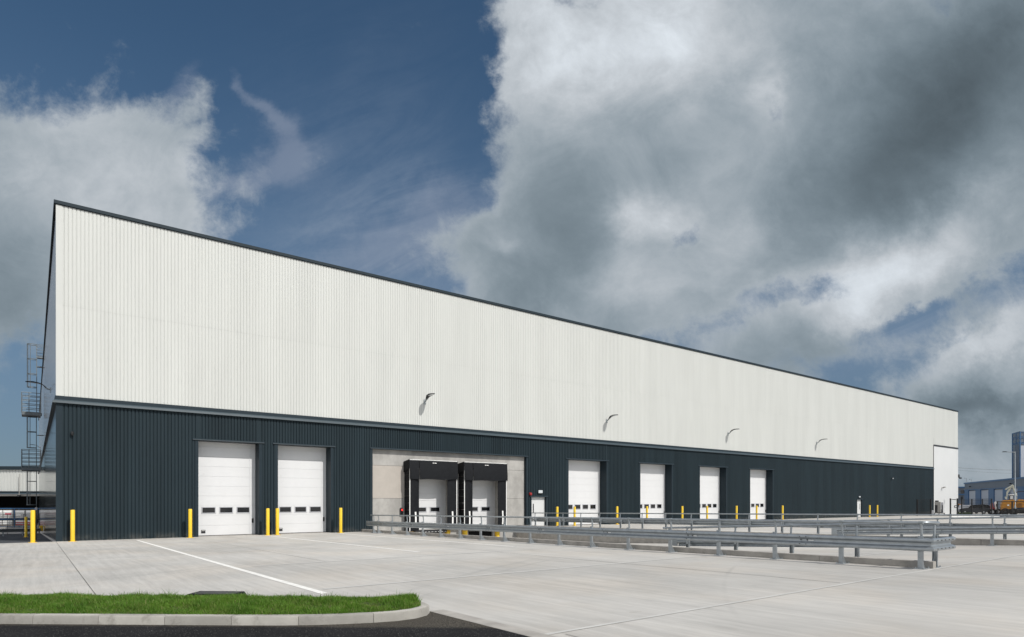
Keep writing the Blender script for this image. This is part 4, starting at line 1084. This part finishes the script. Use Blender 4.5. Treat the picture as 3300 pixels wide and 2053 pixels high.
m = MB(); m.bbox(hw - .35, hw - .08, -.12, .08, 1.15, 1.25, .01); m.bbox(hw - .35, hw - .08, -.12, .08, 1.4, 1.5, .01); m.bbox(hw - .38, hw - .3, -.12, .08, 1.2, 1.48, .01); m.build('gate_lock', 'black_metal', e)
tag(e, 'narrow black framed mesh gate in front of the tall white panel', 'gate')
# plant unit
e = empty('plant_unit', gp(3026, 95), RZ - TH(3026)); k9 = 95 / 2031 * CT
m = MB(); m.bbox(-15 * k9, 6 * k9, 0, 1.3, .38, 2.05, .03); m.build('cabinet', 'unit_grey', e)
m = MB(); m.bbox(6 * k9 + .02, 15 * k9, .1, 1.3, .38, 2.0, .03); m.build('side_cabinet', 'frame_grey', e)
m = MB(); m.box(-13.5 * k9, -5 * k9, -.02, 0.0, .5, 1.55); m.build('louvre', 'black_metal', e)
m = MB(); m.box(11 * k9, 13.5 * k9, .07, .1, .5, 1.6); m.build('louvre', 'black_metal', e)
m = MB(); m.bbox(-14 * k9, -1 * k9, .2, 1.0, 2.05, 2.25, .03); m.build('fan_cowl', 'black_metal', e)
m = MB(); m.box(-17 * k9, 20 * k9, -.1, 1.4, .28, .36)
for x in (-15, 0, 18): m.box(x * k9 - .05, x * k9 + .05, 0, .1, 0, .28)
m.build('stand', 'black_metal', e)
m = MB(); m.tube([(8 * k9, -.1, .36), (8 * k9, -.1, .9)], .04, 6); m.tube([(4 * k9, -.1, .36), (8 * k9, -.1, .5)], .03, 6); m.build('pipework', 'black_metal', e)
tag(e, 'grey air handling unit on a low stand before the tall white panel', 'air conditioner')
e = empty('condenser_unit', gp(3004, 94), RZ - TH(3004))
m = MB(); m.bbox(-.18, .25, 0, .4, .08, .78, .02); m.build('casing', 'frame_grey', e); m = MB(); m.box(-.18, -.1, .05, .35, 0, .08); m.box(.15, .25, .05, .35, 0, .08); m.build('feet', 'black_metal', e)
tag(e, 'small pale condenser box between the fence post and the grey unit', 'condenser')
# white kerb blocks lying beyond the rails
e = empty('barrier_block', gp(3140, 78), RZ - .05); k7 = 78 / 2031
m = MB()
for i in range(8): m.bbox(-74 * k7 + i * .72 * 1.0, -74 * k7 + i * .72 + .70, -.2, .2, 0, .22, .02)
m.build('white_blocks', 'white_paint', e); m = MB(); m.bbox(-74 * k7 + 5.78, -74 * k7 + 7.9, -.2, .2, 0, .18, .02); m.build('black_block', 'rubber_black', e)
tag(e, 'long low row of white blocks ending in a black one, on the far yard', 'barrier')

# blue trade units
A = at(3110, 1556, 172); B = at(3300, 1537, 129)
dxy = Vector((B.x - A.x, B.y - A.y, 0)); ang = math.atan2(dxy.y, dxy.x); Ltot = dxy.length
GBZ = -0.3
e = empty('garage_block', (A.x, A.y, GBZ), ang)
tag(e, 'low blue and grey trade building with a row of pale roller shutters', 'building')
Hh = A.z - GBZ; hb = B.z - GBZ; Hh = (Hh + hb) / 2
LT = Ltot * 1.5
m = MB(); m.box(0, LT, .3, 14, 0, Hh - .1); m.build('back_wall', 'blue_cladding', e)
m = MB(); m.box(0, LT, -.1, .3, Hh - 1.9, Hh - .35); m.build('fascia', 'blue_cladding', e)
m = MB(); m.box(-.1, LT, -.3, .5, Hh - .35, Hh); m.box(-.05, LT, -.2, .3, Hh - 2.1, Hh - 1.9); m.build('roof_edge', 'blue_frame', e)
# piers located at photograph positions of the openings along the wall
def along(px):   # distance along the wall for a photograph column
    d = V + R * ((px - 1650) / 2031); a, b = dxy.normalized(), d
    den = a.x * -b.y + a.y * b.x; rxx, ryy = CAM.x - A.x, CAM.y - A.y
    return (rxx * -b.y + ryy * b.x) / den
cuts = [(3122, 3145), (3161, 3187), (3204, 3233), (3252, 3281), (3302, 3336)]
prev = 0.0
for a, b in cuts:
    sa, sb = along(a), along(b)
    m = MB(); m.box(prev, sa - .0, -.12, 0.28, 0, Hh - 2.1); m.build('pier', 'blue_frame', e)
    m = MB(); m.box(sa, sb, .1, .28, 0, Hh - 2.3)
    for k in range(10): m.box(sa, sb, .08, .1, .3 + k * .5, .34 + k * .5)
    m.build('roller_shutter', 'shutter_grey', e); prev = sb
m = MB(); m.box(prev, LT, -.12, .28, 0, Hh - 2.1); m.build('pier', 'blue_frame', e)
for px in (3129, 3260):
    s_ = along(px); m = MB(); m.bbox(s_ - .3, s_ + .3, -.45, -.1, Hh - 1.3, Hh - 1.05, .05); m.build('wall_lamp', 'black_metal', e)
# low left wing
q = at(3088, 1620, 182); w_ = 182 / 2031 * CT
e2 = empty('office_wing', (q.x, q.y, GBZ), RZ - TH(3088))
m = MB(); m.box(-4, 23 * w_, 0, 6, 0, 6.0); m.build('wall', 'blue_cladding', e2)
m = MB(); m.box(-4, 23 * w_, -.2, 6, 6.0, 6.3); m.box(-4, 23 * w_, -.12, 0, 3.9, 4.15); m.build('trim_band', 'blue_frame', e2)
m = MB(); m.box(8 * w_, 20 * w_, -.06, 0, 4.4, 5.3); m.build('window', 'glass_dark', e2)
m = MB(); m.box(9 * w_, 15 * w_, -.3, 0, 2.6, 3.4); m.build('sign_box', 'black_metal', e2)
tag(e2, 'small grey blue office wing between the big warehouse end and the shutters', 'building')
# tower
q = at(3263, 1612, 150); kt = 150 / 2031
kv = kt; kt = kt * CT
e = empty('stair_tower', (q.x, q.y, GBZ), RZ - TH(3263) + .02)
Ht = (1612 - 1394) * kv + 2.1 - GBZ
tag(e, 'tall grey panelled tower with bright blue frames rising at the right edge', 'tower')
m = MB(); m.add([(0, 2.4, 0), (24 * kt, 0, 0), (60 * kt, .6, 0), (60 * kt, 8, 0), (2, 8, 0)] + [(0, 2.4, Ht), (24 * kt, 0, Ht + .25), (60 * kt, .6, Ht), (60 * kt, 8, Ht), (2, 8, Ht)], [(0, 1, 6, 5), (1, 2, 7, 6), (2, 3, 8, 7), (3, 4, 9, 8), (4, 0, 5, 9), (5, 6, 7, 8, 9)])
m.build('wall', 'tower_panel', e)
m = MB()
for z in (Ht - .1, Ht - 1.15, Ht - 1.5, Ht - 2.5, Ht - 2.8): m.tube([(-.03, 2.38, z), (24 * kt, -.05, z + .1), (60 * kt, .55, z)], .07, 6)
for x, y in ((0, 2.4), (12 * kt, 1.2), (24 * kt, 0), (40 * kt, .25)): m.tube([(x, y - .05, Ht - 2.8), (x, y - .05, Ht)], .06, 6)
m.tube([(24 * kt, -.05, 0), (24 * kt, -.05, Ht)], .12, 6); m.tube([(0, 2.35, 0), (0, 2.35, Ht)], .1, 6)
m.build('blue_frame', 'blue_frame', e)
m = MB(); m.add([(26 * kt, -.12, 7.5), (58 * kt, .35, 7.5), (58 * kt, .35, Ht - 3.2), (26 * kt, -.12, Ht - 3.2), (26 * kt, -.02, 7.5), (58 * kt, .5, 7.5), (58 * kt, .5, Ht - 3.2), (26 * kt, -.02, Ht - 3.2)], [(0, 1, 2, 3), (4, 7, 6, 5), (0, 4, 5, 1), (1, 5, 6, 2), (2, 6, 7, 3), (3, 7, 4, 0)]); m.build('glazing', 'shutter_grey', e)
m = MB(); m.add([(0 + .1, 2.2, 0), (23 * kt, -.1, 0), (23 * kt, -.1, Ht - 3), (9 * kt, 1.3, Ht - 3)][:0] or [(8 * kt, 1.45, 0), (23 * kt, -.05, 0), (23 * kt, -.05, Ht - 3), (8 * kt, 1.45, Ht - 3)], [(0, 1, 2, 3)]); 
o = m.build('dark_panel', 'blue_cladding', e, fix=False); md = o.modifiers.new('s', 'SOLIDIFY'); md.thickness = .1
# street lamps
def street_lamp(px, z, top_py, arm_px, lab, r=.09):
    q = at(px, 1612, z); k = z / 2031; H = (1612 - top_py) * k + 2.1
    e = empty('street_lamp', (q.x, q.y, G(q.x, q.y)), RZ - TH(px)); H -= G(q.x, q.y)
    m = MB(); m.tube([(0, 0, 0), (0, 0, 1.2), (0, 0, 1.25), (0, 0, H)], [r * 1.5, r * 1.5, r, r * .75], 10); m.build('pole', 'galvanised', e, smooth=True)
    m = MB(); a = (arm_px - px) * k * math.cos(TH(px)); m.tube([(0, 0, H - .12), (a * .55, 0, H - .02), (a * .75, 0, H)], max(.06, r * .45), 8); m.build('arm', 'galvanised', e)
    m = MB(); m.prism([(a * .62, H - .05), (a, H - .03), (a, H + .02), (a * .9, H + .08), (a * .66, H + .06)], 'y', -.14, .14); m.build('lamp_head', 'black_metal', e)
    return tag(e, lab, 'street lamp')
street_lamp(3271.6, 98, 1455, 3228.7, 'tall galvanised street lamp standing before the tower at right', .075)
street_lamp(3114.4, 230, 1541, 3107, 'tiny distant street lamp above the trade building roof, left of the two', .14)
street_lamp(3131, 250, 1545, 3123.5, 'tiny distant street lamp above the trade building roof, right of the two', .14)
# overhead wires strung behind the warehouse end
m = MB()
for z0_, dz in ((1505, 0), (1512, 4)):
    P = []
    for k in range(13):
        t = k / 12; px = 3040 + 240 * t; py = z0_ - 1 + dz * t + 11 * math.sin(math.pi * .5 * t); P.append(at(px, py, 210))
    m.tube(P, .045 if dz == 0 else .025, 5)
tag(m.build('overhead_wire', 'black_metal'), 'thin dark overhead wires sagging between the warehouse end and the tower', 'wire')

# ---- vehicles in the compound
def wheel(e, x, y, r, w=.3, name='wheel', hub='bolt_steel'):
    o = empty(name, (x, y, r)); o.parent = e
    m = MB(); n = 20
    pr_ = [(.55 * r, -w / 2), (.92 * r, -w / 2), (r, -w * .35), (r, w * .35), (.92 * r, w / 2), (.55 * r, w / 2)]
    vs = [(a * math.cos(2 * math.pi * k / n), b, a * math.sin(2 * math.pi * k / n)) for k in range(n) for a, b in pr_]; q_ = len(pr_)
    m.add(vs, [(k * q_ + i, ((k + 1) % n) * q_ + i, ((k + 1) % n) * q_ + (i + 1) % q_, k * q_ + (i + 1) % q_) for k in range(n) for i in range(q_)])
    m.build('tyre', 'tyre', o, smooth=True)
    m = MB(); m.tube([(0, -w * .4, 0), (0, -w * .2, 0), (0, w * .4, 0)], [.3 * r, .56 * r, .56 * r], 16); m.build('rim', hub, o)
kz = 96 / 2031 * CT * 1.45
# site dumper
e = empty('site_dumper', gp(3249, 96), RZ - TH(3246) + .1)
m = MB(); m.prism([(-15 * kz, 1.9), (-11 * kz, 2.25), (12 * kz, 2.3), (14 * kz, 1.9), (10 * kz, .95), (-6 * kz, .85), (-12 * kz, .55), (-16 * kz, .7), (-17 * kz, 1.2)], 'y', -.9, .9); m.build('skip', 'orange_paint', e)
m = MB(); m.box(-14 * kz, 24 * kz, -.4, .4, .5, .85); m.build('chassis', 'black_metal', e)
m = MB(); m.bbox(2 * kz, 11 * kz, -.5, .6, 2.32, 3.0, .05); m.cur = 1; m.bbox(3.5 * kz, 9.5 * kz, -.52, -.5, 2.4, 2.9, .005); m.cur = 2; m.bbox(1 * kz, 12 * kz, -.6, .7, 3.0, 3.1, .03); m.build('cab', ['black_metal', 'lens_glass', 'white_paint'], e)
m = MB(); m.box(-3.5 * kz, 0.5 * kz, -.93, -.905, 1.35, 1.6); m.build('white_badge', 'white_paint', e)
for x in (-8 * kz, 11 * kz): wheel(e, x, -.8, .52, .4); wheel(e, x, .8, .52, .4)
tag(e, 'orange site dumper with a raised skip behind the far mesh fence', 'dumper')
# excavator
e = empty('excavator', gp(3285, 104), RZ - TH(3285) + .05); kx = 104 / 2031 * CT; kxv = 104 / 2031
m = MB(); m.bbox(-12 * kx, 16 * kx, -1.0, 1.0, 1.0, 2.0, .12); m.prism([(-12 * kx, 2.0), (16 * kx, 2.0), (15 * kx, 2.35), (-2 * kx, 2.45)], 'y', -.95, .95); m.build('body', 'orange_paint', e)
m = MB()
for k in range(3): m.box(-9 * kx, 6 * kx, -1.02, -1.0, 1.25 + .2 * k, 1.32 + .2 * k)
m.build('vent', 'black_metal', e)
m = MB(); m.bbox(-13 * kx, 18 * kx, -1.2, -.7, .1, .9, .2); m.bbox(-13 * kx, 18 * kx, .7, 1.2, .1, .9, .2); m.build('track', 'tyre', e)
def ex(px, py): return ((px - 3285) * kx, (1612 - py) * kxv + 2.1 + .3)
pts = [ex(3243, 1602), ex(3243.5, 1588), ex(3252, 1575), ex(3258, 1566), ex(3264, 1563), ex(3268, 1568), ex(3272, 1590), ex(3277, 1612), ex(3272.5, 1613), ex(3266, 1585), ex(3262, 1572), ex(3255, 1583), ex(3249, 1592), ex(3247.5, 1602)]
m = MB(); m.prism(pts, 'y', -.25, .15); m.build('boom', 'cream_paint', e)
a_, b_ = ex(3240, 1580), ex(3261, 1568); m = MB(); m.tube([(a_[0], -.35, a_[1]), (b_[0], -.35, b_[1])], .12, 8); a_, b_ = ex(3266, 1577), ex(3276, 1600); m.tube([(a_[0], -.35, a_[1]), (b_[0], -.35, b_[1])], .1, 8); m.build('hydraulic_ram', 'cream_paint', e)
m = MB(); m.tube([(ex(x, y)[0], -.3, ex(x, y)[1]) for x, y in ((3259, 1580), (3257, 1590), (3260, 1596), (3266, 1597))], .04, 6); m.tube([(ex(x, y)[0], .2, ex(x, y)[1]) for x, y in ((3272, 1604), (3273, 1594), (3278, 1588), (3290, 1586), (3300, 1586))], .07, 6); m.build('hose', 'black_metal', e)
m = MB(); m.prism([ex(3238, 1603), ex(3247, 1602), ex(3246, 1612), ex(3240, 1610)], 'y', -.4, .4); m.build('bucket', 'cream_paint', e)
tag(e, 'orange excavator with a folded cream boom behind the dumper', 'excavator')
# small red and white truck
kz = 96 / 2031 * CT
e = empty('utility_truck', gp(3203, 98), RZ - TH(3203) + .1)
m = MB(); m.prism([(-10 * kz, .6), (-11 * kz, 1.6), (-6 * kz, 1.9), (-3 * kz, 1.15), (2 * kz, 1.1), (2 * kz, .6)], 'y', -.8, .8); m.build('bonnet', 'red_paint', e)
m = MB(); m.prism([(2.2 * kz, .75), (2.2 * kz, 1.9), (5 * kz, 2.05), (11 * kz, 1.9), (12 * kz, 1.3), (10 * kz, .75)], 'y', -.7, .7); m.cur = 1; m.box(5 * kz, 10 * kz, -.72, -.7, 1.3, 1.7); m.build('cab', ['white_paint', 'glass_dark'], e)
m = MB(); m.box(-11 * kz, 12 * kz, -.5, .5, .45, .6); m.build('chassis', 'black_metal', e)
for x in (-7.5 * kz, 12 * kz): wheel(e, x, -.75, .46, .3, hub='frame_grey'); wheel(e, x, .75, .46, .3, hub='frame_grey')
tag(e, 'small red and white utility truck seen through the far fence', 'truck')
# parked cars
def car(px, z, w, c, lab, h=1.5, flip=1, rot=0):
    e = empty('parked_car', gp(px, z), RZ - TH(px) + rot)
    L_ = w
    b = [(-L_ / 2, .35), (-L_ / 2, .8), (-L_ * .42, .92), (-L_ * .22, 1.0), (-L_ * .10, h * .93), (L_ * .05, h), (L_ * .25, h * .97), (L_ * .38, 1.0), (L_ / 2, .92), (L_ / 2, .35), (L_ * .3, .28), (-L_ * .3, .28)]
    b = [(x * flip, zz_) for x, zz_ in b]
    m = MB(); m.prism(b, 'y', -.85, .85); m.build('body', c, e)
    g_ = [(-L_ * .2, 1.02), (-L_ * .09, h * .9), (L_ * .05, h * .95), (L_ * .24, h * .92), (L_ * .34, 1.02)]
    m = MB(); m.prism([(x * flip, zz_) for x, zz_ in g_], 'y', -.865, .865); m.build('window', 'glass_dark', e)
    for x in (-L_ * .31, L_ * .31): wheel(e, x, -.8, .32, .2, hub='frame_grey'); wheel(e, x, .8, .32, .2, hub='frame_grey')
    m = MB(); m.bbox(-L_ * .5 * flip - .02, -L_ * .5 * flip + .1, -.7, -.4, .62, .78, .02); m.bbox(-L_ * .5 * flip - .02, -L_ * .5 * flip + .1, .4, .7, .62, .78, .02); m.build('headlight', 'lens_glass', e)
    return tag(e, lab, 'car')
mat('car_orange', (0.75, 0.30, 0.02), 0.25, coat=.5)
mat('car_silver', (0.42, 0.43, 0.45), 0.25, coat=.5)
car(3092, 118, 4.1, 'car_orange', 'orange yellow car half hidden behind the end of the warehouse', 1.7, -1)
car(3110, 112, 2.3, 'car_silver', 'narrow silver car behind the fence next to the orange car', 1.55, 1, 1.2)
car(3140, 110, 4.2, 'car_dark', 'black parked car behind the mesh fence, middle of the row', 1.6)
car(3176, 112, 4.2, 'car_grey', 'dark grey parked car left of the small red and white truck', 1.65, -1)
# grass verge beyond the fence
q = gp(3104, 104)
m = MB(); rg = random.Random(3)
for k in range(2500):
    p_ = at(rg.uniform(3088, 3130), 1612, rg.uniform(99, 107)); zg = G(p_.x, p_.y); h_ = rg.uniform(.15, .4); a_ = rg.uniform(0, 6.28)
    m.add([(p_.x, p_.y, zg), (p_.x + .06 * math.cos(a_), p_.y + .06 * math.sin(a_), zg), (p_.x + .1 * math.sin(a_), p_.y + .1 * math.cos(a_), zg + h_)], [(0, 1, 2)])
mat('verge_weed', (0.035, 0.055, 0.015), 0.8, var=0.3)
tag(m.build('verge_grass', 'verge_weed', fix=False), 'patch of rough grass under the far fence beside the orange car', 'grass', kind='stuff')
